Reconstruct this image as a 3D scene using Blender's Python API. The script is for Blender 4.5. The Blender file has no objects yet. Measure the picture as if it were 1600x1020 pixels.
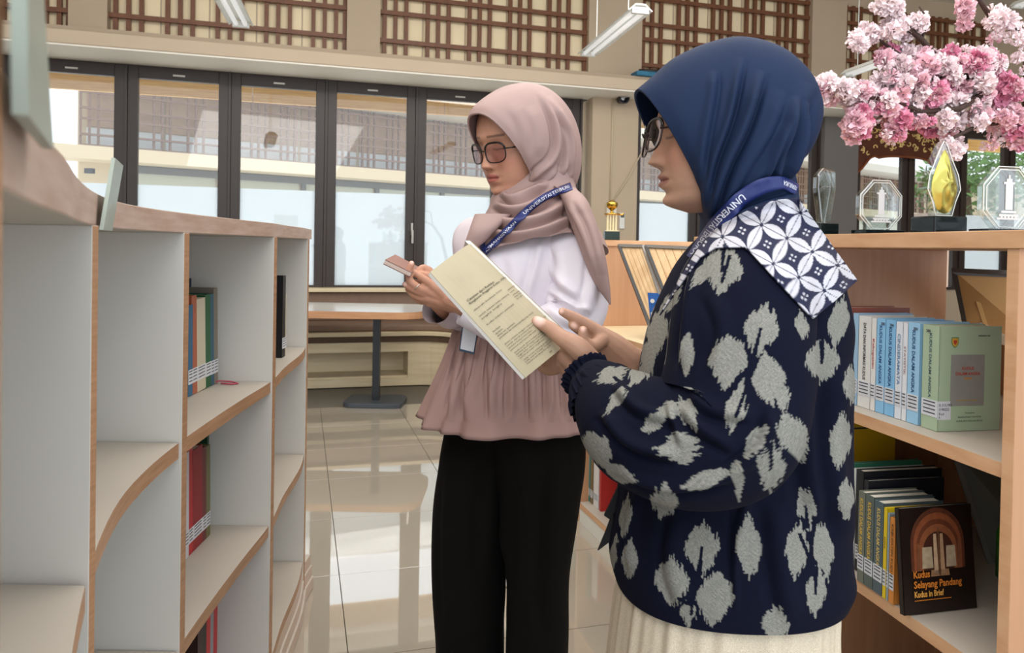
import bpy, bmesh, math, random
import numpy as np
from mathutils import Vector, Matrix
rnd = random.Random(7)
S = bpy.context.scene
C = S.collection
# ---------------------------------------------------------------- camera, light, exposure
FPX, CX, CY, HC = 1150.0, 800.0, 402.0, 1.28
PIT, ROLL = math.radians(0.8), 0.018
_f = Vector((0, math.cos(PIT), -math.sin(PIT)))
_r0 = Vector((1, 0, 0)); _u0 = Vector((0, math.sin(PIT), math.cos(PIT)))
_r = _r0*math.cos(ROLL) + _u0*math.sin(ROLL)
_u = -_r0*math.sin(ROLL) + _u0*math.cos(ROLL)
CAM = Vector((0, 0, HC))
def P(x, y, d):
    """point of the place that the camera sees at (x, y), d metres away"""
    return CAM + _f*d + _r*((x-CX)/FPX*d) + _u*((CY-y)/FPX*d)
def proj(a):
    a = np.asarray(a, float) - np.array(CAM)
    f, r, u = np.array(_f), np.array(_r), np.array(_u)
    d = a @ f
    return CX + FPX*(a @ r)/d, CY - FPX*(a @ u)/d, d
cam_d = bpy.data.cameras.new('camera'); cam = bpy.data.objects.new('camera', cam_d); C.objects.link(cam)
cam.matrix_world = Matrix(((_r.x, _u.x, -_f.x, 0), (_r.y, _u.y, -_f.y, 0), (_r.z, _u.z, -_f.z, HC), (0, 0, 0, 1)))
cam_d.sensor_width = 36; cam_d.lens = 36*FPX/1600; cam_d.shift_y = -(510-CY)/1600
cam_d.clip_start = 0.05
cam_d.dof.use_dof = True; cam_d.dof.focus_distance = 1.5; cam_d.dof.aperture_fstop = 10.8
S.camera = cam
w = bpy.data.worlds.new('world'); S.world = w; w.use_nodes = True
bg = w.node_tree.nodes['Background']; bg.inputs[0].default_value = (0.86, 0.93, 1.0, 1); bg.inputs[1].default_value = 1.8
def area(name, loc, size, power, rot=(0, 0, 0), color=(1, 1, 1)):
    l = bpy.data.lights.new(name, 'AREA'); l.shape = 'RECTANGLE'; l.size, l.size_y = size; l.energy = power; l.color = color
    o = bpy.data.objects.new(name, l); C.objects.link(o); o.location = loc; o.rotation_euler = rot
    return o
area('fill_light', (0.3, 3.0, 4.2), (4.5, 3.5), 135, color=(1, .97, .92))  # broad overhead fill standing in for the light of the hanging lamps
area('fill_light', (-0.3, -0.9, 3.2), (3, 2.0), 42, (math.radians(25), 0, 0), color=(1, .98, .95))  # added fill from behind the camera, no fitting hangs there
area('fill_light', (0.3, 1.2, 4.25), (6, .5), 70, (math.radians(62), 0, math.radians(8)), color=(1, .96, .9))  # added fill aimed at the dim upper window wall, not a real fitting
sun_d = bpy.data.lights.new('sun', 'SUN'); sun_d.energy = 0.9; sun_d.angle = .03; sun_d.color = (1, .95, .86)
sun = bpy.data.objects.new('sun', sun_d); C.objects.link(sun)
sun.rotation_euler = Vector((-.35, -.25, 1.0)).to_track_quat('Z', 'Y').to_euler()
vs = S.view_settings
vs.view_transform = 'Standard'; vs.look = 'None'; vs.gamma = 1; vs.use_curve_mapping = False; vs.exposure = 0.15
S.cycles.max_bounces = 8; S.cycles.transparent_max_bounces = 12
# ---------------------------------------------------------------- helpers
MATS = {}
def srgb(c):
    return tuple((v/12.92 if v <= .04045 else ((v+.055)/1.055)**2.4) for v in c)
def hx(h):
    return srgb(tuple(int(h[i:i+2], 16)/255 for i in (0, 2, 4)))
def mat(name, col, rough=.5, metal=0., var=.0, scale=8., stretch=(1, 1, 1), bump=0., trans=0., ior=1.45, spec=.5, attr=None, wood=None, sheen=0., emit=None, weave=0):
    if name in MATS: return MATS[name]
    if isinstance(col, str): col = hx(col)
    m = bpy.data.materials.new(name); m.use_nodes = True; nt = m.node_tree; N = nt.nodes; L = nt.links
    b = N['Principled BSDF']; b.inputs['Roughness'].default_value = rough; b.inputs['Metallic'].default_value = metal
    b.inputs['Base Color'].default_value = (*col, 1); b.inputs['Transmission Weight'].default_value = trans; b.inputs['IOR'].default_value = ior
    b.inputs['Specular IOR Level'].default_value = spec; b.inputs['Sheen Weight'].default_value = sheen
    if emit: b.inputs['Emission Color'].default_value = (*emit[0], 1); b.inputs['Emission Strength'].default_value = emit[1]
    tc = N.new('ShaderNodeTexCoord'); mp = N.new('ShaderNodeMapping'); mp.inputs['Scale'].default_value = stretch
    L.new(tc.outputs['Object'], mp.inputs[0])
    src = None
    if attr:
        a = N.new('ShaderNodeAttribute'); a.attribute_name = attr; src = a.outputs['Color']
    if wood or var > 0 or bump > 0:
        n = N.new('ShaderNodeTexNoise'); n.inputs['Scale'].default_value = scale; n.inputs['Detail'].default_value = 5
        L.new(mp.outputs[0], n.inputs['Vector'])
        if wood:
            r = N.new('ShaderNodeValToRGB'); r.color_ramp.elements[0].position = .32; r.color_ramp.elements[1].position = .68
            r.color_ramp.elements[0].color = (*col, 1); r.color_ramp.elements[1].color = (*(hx(wood) if isinstance(wood, str) else wood), 1)
            L.new(n.outputs['Fac'], r.inputs[0]); src = r.outputs[0]
        elif var > 0:
            mr = N.new('ShaderNodeMapRange'); mr.inputs[1].default_value = .3; mr.inputs[2].default_value = .7
            mr.inputs[3].default_value = 1-var; mr.inputs[4].default_value = 1+var
            L.new(n.outputs['Fac'], mr.inputs[0])
            vm = N.new('ShaderNodeVectorMath'); vm.operation = 'SCALE'
            if src: L.new(src, vm.inputs[0])
            else: vm.inputs[0].default_value = col
            L.new(mr.outputs[0], vm.inputs['Scale']); src = vm.outputs[0]
        if bump > 0:
            bp = N.new('ShaderNodeBump'); bp.inputs['Strength'].default_value = bump; bp.inputs['Distance'].default_value = .01
            L.new(n.outputs['Fac'], bp.inputs['Height']); L.new(bp.outputs[0], b.inputs['Normal'])
    if weave:
        n = N.new('ShaderNodeTexNoise'); n.inputs['Scale'].default_value = weave; n.inputs['Detail'].default_value = 1
        L.new(mp.outputs[0], n.inputs['Vector'])
        mr = N.new('ShaderNodeMapRange'); mr.inputs[1].default_value = .3; mr.inputs[2].default_value = .7
        mr.inputs[3].default_value = .72; mr.inputs[4].default_value = 1.28
        L.new(n.outputs['Fac'], mr.inputs[0])
        vm = N.new('ShaderNodeVectorMath'); vm.operation = 'SCALE'
        if src: L.new(src, vm.inputs[0])
        else: vm.inputs[0].default_value = col
        L.new(mr.outputs[0], vm.inputs['Scale']); src = vm.outputs[0]
    if src: L.new(src, b.inputs['Base Color'])
    MATS[name] = m
    return m
def tag(o, label=None, cat=None, group=None, kind=None):
    if label: o['label'] = label
    if cat: o['category'] = cat
    if group: o['group'] = group
    if kind: o['kind'] = kind
    return o
def thing(name, label, cat, loc=(0, 0, 0), group=None, kind=None):
    o = bpy.data.objects.new(name, None); C.objects.link(o); o.location = loc; o.empty_display_size = .05
    return tag(o, label, cat, group, kind)
def link(name, me, parent=None):
    o = bpy.data.objects.new(name, me); C.objects.link(o)
    if parent is not None:
        o.parent = parent
        o.matrix_parent_inverse = Matrix.Translation(-parent.location)
    return o
class MB:
    """collects faces (with material indices) and links them as one mesh object"""
    def __init__(s): s.v = []; s.f = []; s.m = []; s.c = None
    def add(s, v, f, m=0):
        k = len(s.v); s.v += [tuple(p) for p in v]; s.f += [tuple(i+k for i in q) for q in f]
        s.m += (m if isinstance(m, list) else [m]*len(f)); return s
    def hexa(s, p, m=0):
        return s.add(p, [(0, 3, 2, 1), (4, 5, 6, 7), (0, 1, 5, 4), (1, 2, 6, 5), (2, 3, 7, 6), (3, 0, 4, 7)], m)
    def box(s, c, h, ax=None, m=0):
        c = Vector(c); ax = ax or (Vector((1, 0, 0)), Vector((0, 1, 0)), Vector((0, 0, 1)))
        q = [(-1, -1, -1), (1, -1, -1), (1, 1, -1), (-1, 1, -1), (-1, -1, 1), (1, -1, 1), (1, 1, 1), (-1, 1, 1)]
        return s.hexa([c + ax[0]*(a*h[0]) + ax[1]*(b*h[1]) + ax[2]*(e*h[2]) for a, b, e in q], m)
    def prism(s, pts, e, m=0, me=None):
        """closed outline (3D points, in a plane) extruded by vector e; me = material of the rim"""
        n = len(pts); e = Vector(e); me = m if me is None else me
        v = [Vector(p) for p in pts] + [Vector(p)+e for p in pts]
        f = [tuple(range(n))[::-1], tuple(range(n, 2*n))] + [(i, (i+1) % n, n+(i+1) % n, n+i) for i in range(n)]
        return s.add(v, f, [m, m] + [me]*n)
    def tube(s, pts, r, n=10, m=0, cap=True):
        pts = [Vector(p) for p in pts]; k = len(pts); r = r if isinstance(r, (list, tuple)) else [r]*k
        t0 = (pts[1]-pts[0]).normalized(); a = t0.orthogonal().normalized(); vv = []
        for i in range(k):
            t = ((pts[min(i+1, k-1)]-pts[max(i-1, 0)])).normalized()
            a = (a - t*a.dot(t)).normalized(); b = t.cross(a)
            for j in range(n):
                q = 2*math.pi*j/n; vv.append(pts[i] + (a*math.cos(q)+b*math.sin(q))*r[i])
        ff = [(i*n+j, i*n+(j+1) % n, (i+1)*n+(j+1) % n, (i+1)*n+j) for i in range(k-1) for j in range(n)]
        if cap: ff += [tuple(range(n))[::-1], tuple(range((k-1)*n, k*n))]
        return s.add(vv, ff, m)
    def lathe(s, c, prof, n=20, m=0, ax=None):
        c = Vector(c); ax = ax or (Vector((1, 0, 0)), Vector((0, 1, 0)), Vector((0, 0, 1))); vv = []
        for r, z in prof:
            for j in range(n):
                q = 2*math.pi*j/n; vv.append(c + ax[0]*(r*math.cos(q)) + ax[1]*(r*math.sin(q)) + ax[2]*z)
        k = len(prof)
        ff = [(i*n+j, i*n+(j+1) % n, (i+1)*n+(j+1) % n, (i+1)*n+j) for i in range(k-1) for j in range(n)]
        ff += [tuple(range(n))[::-1], tuple(range((k-1)*n, k*n))]
        return s.add(vv, ff, m)
    def build(s, name, mats, parent=None, smooth=False, bevel=0, label=None, cols=None, sub=0, solid=0, angle=None):
        me = bpy.data.meshes.new(name); me.from_pydata(s.v, [], s.f)
        for m in (mats if isinstance(mats, (list, tuple)) else [mats]): me.materials.append(m)
        me.polygons.foreach_set('material_index', s.m)
        if smooth: me.polygons.foreach_set('use_smooth', [True]*len(s.f))
        if cols is not None:
            a = me.color_attributes.new('Col', 'FLOAT_COLOR', 'POINT')
            a.data.foreach_set('color', np.concatenate([cols, np.ones((len(cols), 1))], 1).astype(np.float32).ravel())
        me.update(); o = link(name, me, parent)
        if bevel: b = o.modifiers.new('b', 'BEVEL'); b.width = bevel; b.segments = 2; b.limit_method = 'ANGLE'
        if solid: b = o.modifiers.new('s', 'SOLIDIFY'); b.thickness = solid; b.offset = 0
        if sub: b = o.modifiers.new('u', 'SUBSURF'); b.levels = b.render_levels = sub
        if label: o['label'] = label
        return o
def grid_mesh(G, closed_u=False):
    """G: array (rows, cols, 3) -> verts, faces"""
    r, c, _ = G.shape; v = G.reshape(-1, 3)
    f = []
    for i in range(r-1):
        for j in range(c if closed_u else c-1):
            j2 = (j+1) % c
            f.append((i*c+j, i*c+j2, (i+1)*c+j2, (i+1)*c+j))
    return v, f
def crv(keys, t):
    """smooth (Catmull-Rom) interpolation; keys: list of (t, v1, v2 ...)"""
    K = np.array(keys, float); x = K[:, 0]; Y = K[:, 1:]; t = np.asarray(t, float)
    m = np.zeros_like(Y); dx = np.diff(x)[:, None]; dl = np.diff(Y, axis=0)/dx
    m[1:-1] = (dl[:-1]*dx[1:]+dl[1:]*dx[:-1])/(dx[:-1]+dx[1:]) if len(K) > 2 else 0
    m[0] = dl[0]; m[-1] = dl[-1]
    i = np.clip(np.searchsorted(x, t, side='right')-1, 0, len(K)-2)
    h = (x[i+1]-x[i]); s = ((np.clip(t, x[0], x[-1])-x[i])/h)[:, None]; h = h[:, None]
    return (2*s**3-3*s**2+1)*Y[i] + (s**3-2*s**2+s)*h*m[i] + (-2*s**3+3*s**2)*Y[i+1] + (s**3-s**2)*h*m[i+1]
_dg = None
def glyphs(txt, size, bold=0., align='LEFT'):
    cu = bpy.data.curves.new('t', 'FONT'); cu.body = txt; cu.size = size; cu.offset = bold; cu.align_x = align; cu.resolution_u = 2
    o = bpy.data.objects.new('t', cu); C.objects.link(o)
    dg = bpy.context.evaluated_depsgraph_get(); me = bpy.data.meshes.new_from_object(o.evaluated_get(dg))
    v = np.array([p.co[:] for p in me.vertices]).reshape(-1, 3); f = [tuple(p.vertices) for p in me.polygons]
    bpy.data.objects.remove(o); bpy.data.curves.remove(cu); bpy.data.meshes.remove(me)
    return v, f
def put_text(mb, txt, size, o, ux, uy, n=None, bold=0., m=0, fit=None, align='CENTER', off=.0006):
    """flat lettering: origin o, baseline along ux, up along uy"""
    v, f = glyphs(txt, size, bold)
    if not len(v): return
    wd = v[:, 0].max()-v[:, 0].min(); sx = (fit/wd) if fit else 1.
    x = (v[:, 0]-v[:, 0].min())*sx; wd *= sx
    if align == 'CENTER': x -= wd/2
    ux = Vector(ux).normalized(); uy = Vector(uy).normalized(); n = Vector(n) if n else ux.cross(uy)
    n.normalize(); o = Vector(o)
    mb.add([o + ux*a + uy*b + n*off for a, b in zip(x, v[:, 1])], f, m)
# ---------------------------------------------------------------- materials of the room
M_wallp = mat('wall_paint', 'b9a68e', .7, var=.03, scale=3)
M_wall2 = mat('soffit_paint', 'e9e2d6', .7)
M_tan = mat('ledge_paint', 'c4b19a', .7, var=.03, scale=2)
M_cream = mat('cream_panel', 'efdcb6', .6, var=.04, scale=3)
M_brown = mat('lattice_wood', '70452c', .45, var=.15, scale=20)
M_frame = mat('window_frame_metal', '352b26', .4, var=.05)
M_tile = mat('floor_tile', 'a69d8e', .02, var=.03, scale=2, ior=2.7)
M_grout = mat('grout', '6f685c', .8)
M_black = mat('black_metal', '16181c', .35)
M_white = mat('white_laminate', 'dcdad4', .45, var=.015, scale=4)
M_shelf = mat('grey_laminate', 'b5aca1', .5, var=.03, scale=5)
M_edge = mat('beech_edge_band', 'ae8566', .5, wood='987252', scale=3, stretch=(3, 3, 60))
M_beech = mat('beech_panel', 'c3946f', .45, wood='b78763', scale=2.5, stretch=(14, 14, .8))
M_beechh = mat('beech_board', 'd9ad85', .45, wood='c9986f', scale=2.5, stretch=(3, 3, 14))
M_pale = mat('pale_wood', 'dfcfae', .5, wood='d2bf9a', scale=3, stretch=(1, 1, 12))
M_taupe = mat('taupe_upholstery', '7d6453', .6, var=.06, scale=14)
M_goldwood = mat('golden_wood', 'efbf6c', .5, wood='dca04c', scale=3, stretch=(1.2, 1.2, 22))
def glassmat(name, tint=(1, 1, 1), frac=.08):
    if name in MATS: return MATS[name]
    m = bpy.data.materials.new(name); m.use_nodes = True; nt = m.node_tree; N = nt.nodes; L = nt.links; N.clear()
    o = N.new('ShaderNodeOutputMaterial'); mx = N.new('ShaderNodeMixShader'); t = N.new('ShaderNodeBsdfTransparent'); g = N.new('ShaderNodeBsdfGlossy')
    t.inputs[0].default_value = (*tint, 1); g.inputs['Roughness'].default_value = .02; mx.inputs[0].default_value = frac
    L.new(t.outputs[0], mx.inputs[1]); L.new(g.outputs[0], mx.inputs[2]); L.new(mx.outputs[0], o.inputs[0]); MATS[name] = m
    return m
M_glass = glassmat('window_glass', (.97, .98, .98), .06)
def frosted():
    m = bpy.data.materials.new('frosted_film'); m.use_nodes = True; nt = m.node_tree; N = nt.nodes; L = nt.links; N.clear()
    o = N.new('ShaderNodeOutputMaterial'); mx = N.new('ShaderNodeMixShader'); t = N.new('ShaderNodeBsdfTranslucent'); g = N.new('ShaderNodeBsdfDiffuse')
    t.inputs[0].default_value = (.93, .97, 1, 1); g.inputs[0].default_value = (.85, .9, .93, 1); mx.inputs[0].default_value = .3
    L.new(t.outputs[0], mx.inputs[1]); L.new(g.outputs[0], mx.inputs[2]); L.new(mx.outputs[0], o.inputs[0]); return m
M_frost = frosted()
# ---------------------------------------------------------------- window wall frame of reference
WO = Vector((-1.852, 7.1, 0)); WE = Vector((.9615, .2748, 0)); WN = Vector((.2748, -.9615, 0)); ZU = Vector((0, 0, 1))
def W(s, z, o=0): return WO + WE*s + WN*o + ZU*z
def wbox(mb, s0, s1, z0, z1, o0, o1, m=0):
    return mb.box(W((s0+s1)/2, (z0+z1)/2, (o0+o1)/2), (abs(s1-s0)/2, abs(o1-o0)/2, abs(z1-z0)/2), (WE, WN, ZU), m)
# floor with tiles aligned to the wall
fl = MB(); fl.add([W(-6, -.012, 9), W(10, -.012, 9), W(10, -.012, -.1), W(-6, -.012, -.1)], [(0, 1, 2, 3)])
floor = tag(fl.build('floor', M_grout), kind='structure')
T = .6
p0 = P(530, 897, 2.85)   # a joint crossing seen in the photo
s0 = (p0-WO).dot(WE); o0 = (p0-WO).dot(WN)
tm = None
tb = MB(); tb.box((0, 0, -.006), (T/2-.0015, T/2-.0015, .006), (WE, WN, ZU)); 
for i in range(-6, 11):
    for j in range(-5, 12):
        c = WO + WE*(s0+(i+.5)*T) + WN*(o0+(j+.5)*T)
        if (c-WO).dot(WN) < .1 or c.y < -.3 or abs(c.x) > 3.6: continue
        if tm is None:
            o = tb.build('tile', M_tile, floor); tm = o.data; o.location = c
            bv = o.modifiers.new('b', 'BEVEL'); bv.width = .0003; bv.segments = 1
            dgx = bpy.context.evaluated_depsgraph_get(); tm = bpy.data.meshes.new_from_object(o.evaluated_get(dgx)); o.modifiers.clear(); o.data = tm
        else:
            o = link('tile', tm, floor); o.location = c
fb = MB(); fb.add([W(-6, -.0005, 9), W(-2.4, -.0005, 9), W(-2.4, -.0005, -.1), W(-6, -.0005, -.1)], [(0, 1, 2, 3)])
# ceiling
cb = MB(); wbox(cb, -6, 10, 4.4, 4.5, -.2, 9)
tag(cb.build('ceiling', M_wall2), kind='structure')
# lower wall under the windows and piers
def struct(mb, name, m, parent=None, **k): 
    o = mb.build(name, m, parent, **k)
    if parent is None: o['kind'] = 'structure'
    return o
wb = MB(); wbox(wb, -6, 9.5, 0, .85, -.12, .0)
wbox(wb, -6, 9.5, 4.15, 4.4, -.12, 0)
wbox(wb, 9.3, 9.5, 0, 4.4, -.12, 0); wbox(wb, -6, -5.3, 0, 4.4, -.12, 0)
wback = struct(wb, 'wall_back', M_wallp)
wr = MB(); wbox(wr, 9.5, 9.62, 0, 4.4, -.12, 9); struct(wr, 'wall_right', M_wallp)
wl = MB(); wbox(wl, -6.12, -6, 0, 4.4, -.12, 9); struct(wl, 'wall_left', M_wallp)
def s_of(x, o=0):
    k = (x-CX)/FPX - .0; bx = WO.x+WN.x*o; by = WO.y+WN.y*o
    return (k*by - bx)/(WE.x - WE.y*k)
# pier between the two window runs (full height) and upper piers
pr = MB(); wbox(pr, 2.72, 3.24, 0, 2.87, -.12, .18); struct(pr, 'trim_1', M_wallp)
for k, (a, b) in enumerate(((536, 587), (908, 990), (1252, 1305), (1527, 1578), (108, 168))):
    q = MB(); wbox(q, s_of(a), s_of(b), 3.0, 4.2, -.12, .1); struct(q, 'trim_%d' % (k+2), M_wallp)
# ledge running above the windows
lg = MB(); wbox(lg, -5.6, 9.3, 2.87, 2.985, -.1, .56, 0)
struct(lg, 'trim_8', [M_tan, M_wall2], bevel=.01)
sf = MB(); wbox(sf, -5.6, 9.3, 2.855, 2.869, -.1, .555); struct(sf, 'trim_9', M_wall2)
up = MB(); wbox(up, -5.6, 9.3, 2.987, 3.05, -.1, .42); struct(up, 'trim_10', mat('upstand_paint', 'b09d87', .7))
# upper lattice windows
zh = []
z = 3.11
while z < 4.15: zh += [z, z+.165]; z += .44
def lattice(idx, xa, xb):
    sa, sb = s_of(xa), s_of(xb)
    r = thing('window_%d' % idx, None, None, W((sa+sb)/2, 3.05, 0), kind='structure')
    m = MB(); wbox(m, sa, sb, 3.0, 4.2, -.06, -.025); m.build('panel_board', M_cream, r)
    # thin seams of the cream boards
    n = max(1, round((sb-sa)/.42))
    for i in range(1, n):
        m = MB(); s = sa+(sb-sa)*i/n; wbox(m, s-.006, s+.006, 3.0, 4.2, -.025, -.02); m.build('board_seam', M_wallp, r)
    s = sa+.05; k = 0
    while s < sb-.02:
        m = MB(); wbox(m, s-.019, s+.019, 3.0, 4.2, 0, .035); m.build('lattice_bar', M_brown, r)
        s += (.105, .105, .215)[k % 3]; k += 1
    m = MB(); wbox(m, sb-.035, sb-.0, 3.0, 4.2, 0, .035); m.build('lattice_bar', M_brown, r)
    for z in zh:
        m = MB(); wbox(m, sa, sb, z-.02, z+.02, .02, .055); m.build('lattice_bar', M_brown, r)
lattice(1, -120, 108); lattice(2, 168, 536); lattice(3, 587, 908); lattice(4, 990, 1252); lattice(5, 1305, 1527); lattice(6, 1578, 1760)
# folding window leaves
zt = 2.85; zb = .85; zf = 1.785
def leaf(idx, sa, sb, frost=True, handle=True):
    r = thing('window_%d' % idx, None, None, W((sa+sb)/2, zb, 0), kind='structure')
    fw = .085
    m = MB(); o0_, o1_ = -.03, .03
    wbox(m, sa, sa+fw, zb, zt, o0_, o1_); m.build('window_stile', M_frame, r, bevel=.004)
    m = MB(); wbox(m, sb-fw, sb, zb, zt, o0_, o1_); st_ = m.build('window_stile', M_frame, r, bevel=.004)
    m = MB(); wbox(m, sa+fw, sb-fw, zt-.11, zt, o0_, o1_); m.build('window_rail', M_frame, r, bevel=.004)
    m = MB(); wbox(m, sa+fw, sb-fw, zb, zb+.03, o0_, o1_); m.build('window_rail', M_frame, r)
    m = MB(); wbox(m, sa+fw, sb-fw, zb+.03, zt-.11, -.004, .004); m.build('glass_pane', M_glass, r)
    if frost: m = MB(); wbox(m, sa+fw, sb-fw, zb+.03, zf, -.0075, -.0045); m.build('frosted_film', M_frost, r)
    if handle:
        m = MB(); wbox(m, sb-.03, sb-.01, 1.38, 1.5, .03, .042); wbox(m, sb-.026, sb-.014, 1.40, 1.43, .042, .075); wbox(m, sb-.03, sb-.01, 1.30, 1.43, .07, .085)
        m.build('handle', mat('handle_metal', 'a8a49c', .35, .7), st_)
    m = MB(); wbox(m, (sa+sb)/2-.05, (sa+sb)/2+.05, zt-.075, zt-.06, .03, .036); m.build('latch', mat('latch_metal', 'bdb8ae', .4, .5), r)
k = 7
sv = [-5.18+.87*i for i in range(10)]
for i in range(9):
    leaf(k, sv[i]+.012, sv[i+1]-.012, handle=(i % 2 == 0) or i > 6); k += 1
for i in range(9+1):
    m = MB(); wbox(m, sv[i]-.012, sv[i]+.012, zb, zt, -.05, .045); struct(m, 'trim_%d' % (11+i), M_frame)
sr = [3.25, 4.05, 4.85, 5.62]
for i in range(3): leaf(k, sr[i]+.012, sr[i+1]-.012, handle=False); k += 1
sr2 = [6.12, 6.92, 7.72, 8.5, 9.3]
for i in range(4): leaf(k, sr2[i]+.012, sr2[i+1]-.012, frost=(i > 1), handle=False); k += 1
for i, (a, b) in enumerate(((3.24, 3.262), (4.038, 4.062), (4.838, 4.862), (5.6, 5.63), (6.10, 6.132), (6.908, 6.932), (7.708, 7.732), (8.49, 8.512))):
    m = MB(); wbox(m, a, b, zb, zt, -.05, .05); struct(m, 'trim_%d' % (22+i), M_frame)
m = MB(); wbox(m, 5.63, 6.1, 0, zt, -.12, .12); struct(m, 'trim_30', mat('pier_shade_grey', '6f6a66', .6))  # the pier's shadow is put into this darker grey
m = MB(); wbox(m, -5.3, 9.3, zt, 2.87, -.12, .02); struct(m, 'trim_31', M_frame)
# ---------------------------------------------------------------- outside
ob = MB(); ob.add([W(-14, -.05, -.2), W(20, -.05, -.2), W(20, -.05, -30), W(-14, -.05, -30)][::-1], [(0, 1, 2, 3)])
tag(ob.build('ground', mat('paving', 'eee8dc', .8, var=.04, scale=2)), kind='structure')
# eaves beam of golden wood outside the windows
t = thing('eaves_beam', 'long golden wood eaves beam outside, above the left windows', 'beam', W(0, 2.8, -1.1))
for i in range(8):
    m = MB(); wbox(m, -7+i*2.1, -7+(i+1)*2.1-.008, 2.80, 3.05, -1.15, -1.1); m.build('beam_board', M_goldwood, t)
m = MB(); wbox(m, -7, 9.8, 3.05, 3.2, -1.2, -.12); m.build('soffit_board', M_wall2, t)
# opposite building
BD = Vector((math.cos(math.radians(35)), math.sin(math.radians(35)), 0)); BN = Vector((BD.y, -BD.x, 0))
BO = P(600, 383, 18.8); BO.z = 0
def B(s, z, o=0): return BO + BD*s + BN*o + ZU*z
def bbox(mb, s0, s1, z0, z1, o0, o1, m=0):
    return mb.box(B((s0+s1)/2, (z0+z1)/2, (o0+o1)/2), (abs(s1-s0)/2, abs(o1-o0)/2, abs(z1-z0)/2), (BD, BN, ZU), m)
def bs_of(x):
    k = (x-CX)/FPX
    return (k*BO.y - BO.x)/(BD.x - BD.y*k)
bt = thing('opposite_building', 'cream building across the courtyard with brown lattice band, seen through the windows', 'building', B(0, 0))
b0, b1 = bs_of(122), 40
M_bw = mat('building_cream', 'cdbd9f', .7, var=.03); M_bl = mat('building_lattice', '8c6f62', .6); M_bd = mat('building_dark', '5d5d5c', .5)
m = MB(); bbox(m, b0, b1, 0, 2.9, -.4, -.1); bbox(m, b0, b1, 2.9, 4.7, -.5, -.3); m.build('wall', M_bw, bt)
m = MB(); bbox(m, b0-1.1, b1, 2.86, 3.12, -.1, .7); m.build('ledge', mat('building_ledge', 'd3c1a2', .7), bt)
m = MB(); bbox(m, b0-1.8, b1, 4.62, 4.9, -.6, 1.3); m.build('roof_edge', mat('building_soffit', 'cfc6b8', .7), bt)
# blinds (tan) and white lower strip behind the lattice
i = b0+.15
while i < 26:
    m = MB(); bbox(m, i, i+1.42, 3.62, 4.6, -.3, -.26); m.build('blind', mat('building_blind', 'c7a98c', .7, var=.06, scale=2), bt)
    m = MB(); bbox(m, i, i+1.42, 3.2, 3.6, -.3, -.27); m.build('pale_pane', mat('building_pane', 'e6ebec', .4), bt)
    i += 1.5
s = b0; k = 0
while s < 28:
    m = MB(); bbox(m, s, s+.045, 3.12, 4.62, -.08, -.02); m.build('lattice_bar', M_bl, bt)
    s += (.16, .16, .36)[k % 3]; k += 1
for z in (3.2, 3.42, 3.74, 3.96, 4.28, 4.5):
    m = MB(); bbox(m, b0, 28, z-.022, z+.022, -.02, .03); m.build('lattice_rail', M_bl, bt)
s = b0+.9
while s < 30:
    m = MB(); bbox(m, s, s+1.75, 2.1, 2.72, -.1, -.07); m.build('window_glass', mat('building_glass', 'b5b7a6', .2), bt)
    m = MB(); bbox(m, s-.1, s, .6, 2.8, -.1, .0); m.build('window_post', M_bd, bt)
    s += 1.9
m = MB(); bbox(m, b0+.9, 30, 2.7, 2.84, -.1, .02); m.build('window_head', M_bd, bt)
m = MB(); bbox(m, b0, 30, .0, 2.1, -.1, -.04); m.build('lower_panel', mat('building_lower', 'd5dade', .6), bt)
# little wall camera of the opposite building
m = MB(); m.box(P(140, 267, 14.5), (.08, .05, .05)); m.build('wall_camera', M_black, bt)
# background trees behind the right panes
def foliage(name, label, x, y, d, r, n, mt, seed):
    rr = random.Random(seed); t = thing(name, label, 'tree', P(x, 395, d)); t.location.z = 0
    b = Vector((P(x, y, d))); m = MB(); m.tube([(b.x, b.y, 0), (b.x+.1, b.y, b.z*.6), (b.x, b.y, b.z)], [.16, .12, .06], 8); m.build('trunk', mat('bark', '5a4a3c', .8), t)
    m = MB()
    for _ in range(n):
        q = Vector((rr.gauss(0, 1), rr.gauss(0, 1), rr.gauss(0, .8))); q = q.normalized()*r*rr.random()**.4
        a = Vector((rr.gauss(0, 1), rr.gauss(0, 1), rr.gauss(0, 1))).normalized()*.16; c = a.orthogonal().normalized()*.08
        m.add([b+q-a, b+q+c, b+q+a, b+q-c], [(0, 1, 2, 3)])
    o = m.build('foliage', mt, t); o['kind'] = 'stuff'
M_leaf = mat('tree_leaf', '587a3c', .6, var=.3, scale=3)
foliage('courtyard_tree', 'green courtyard tree outside behind the gold flame trophy', 1512, 285, 24, 1.6, 900, M_leaf, 3)
foliage('courtyard_tree', 'dark green courtyard tree outside, far right behind the blossoms', 1575, 262, 26, 1.8, 900, M_leaf, 4)
t = thing('garden_wall', 'low pinkish garden wall outside behind the trophies', 'wall', P(1560, 396, 17))
t.location.z = 0
m = MB(); m.box(P(1600, 396, 17)-ZU*.1, (4.5, .15, .0), None); 
g0 = P(1440, 330, 15); g1 = P(1900, 330, 20)
m = MB(); m.prism([(g0.x, g0.y, 0), (g1.x, g1.y, 0), (g1.x, g1.y, 2.0), (g0.x, g0.y, 2.0)], (0, .25, 0)); m.build('wall_body', mat('garden_wall_paint', 'c2a592', .8, var=.05), t)
m = MB(); m.prism([(g0.x, g0.y-.05, 2.0), (g1.x, g1.y-.05, 2.0), (g1.x, g1.y-.05, 2.12), (g0.x, g0.y-.05, 2.12)], (0, .4, 0)); m.build('coping', mat('coping', '9c8a80', .8), t)
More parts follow.
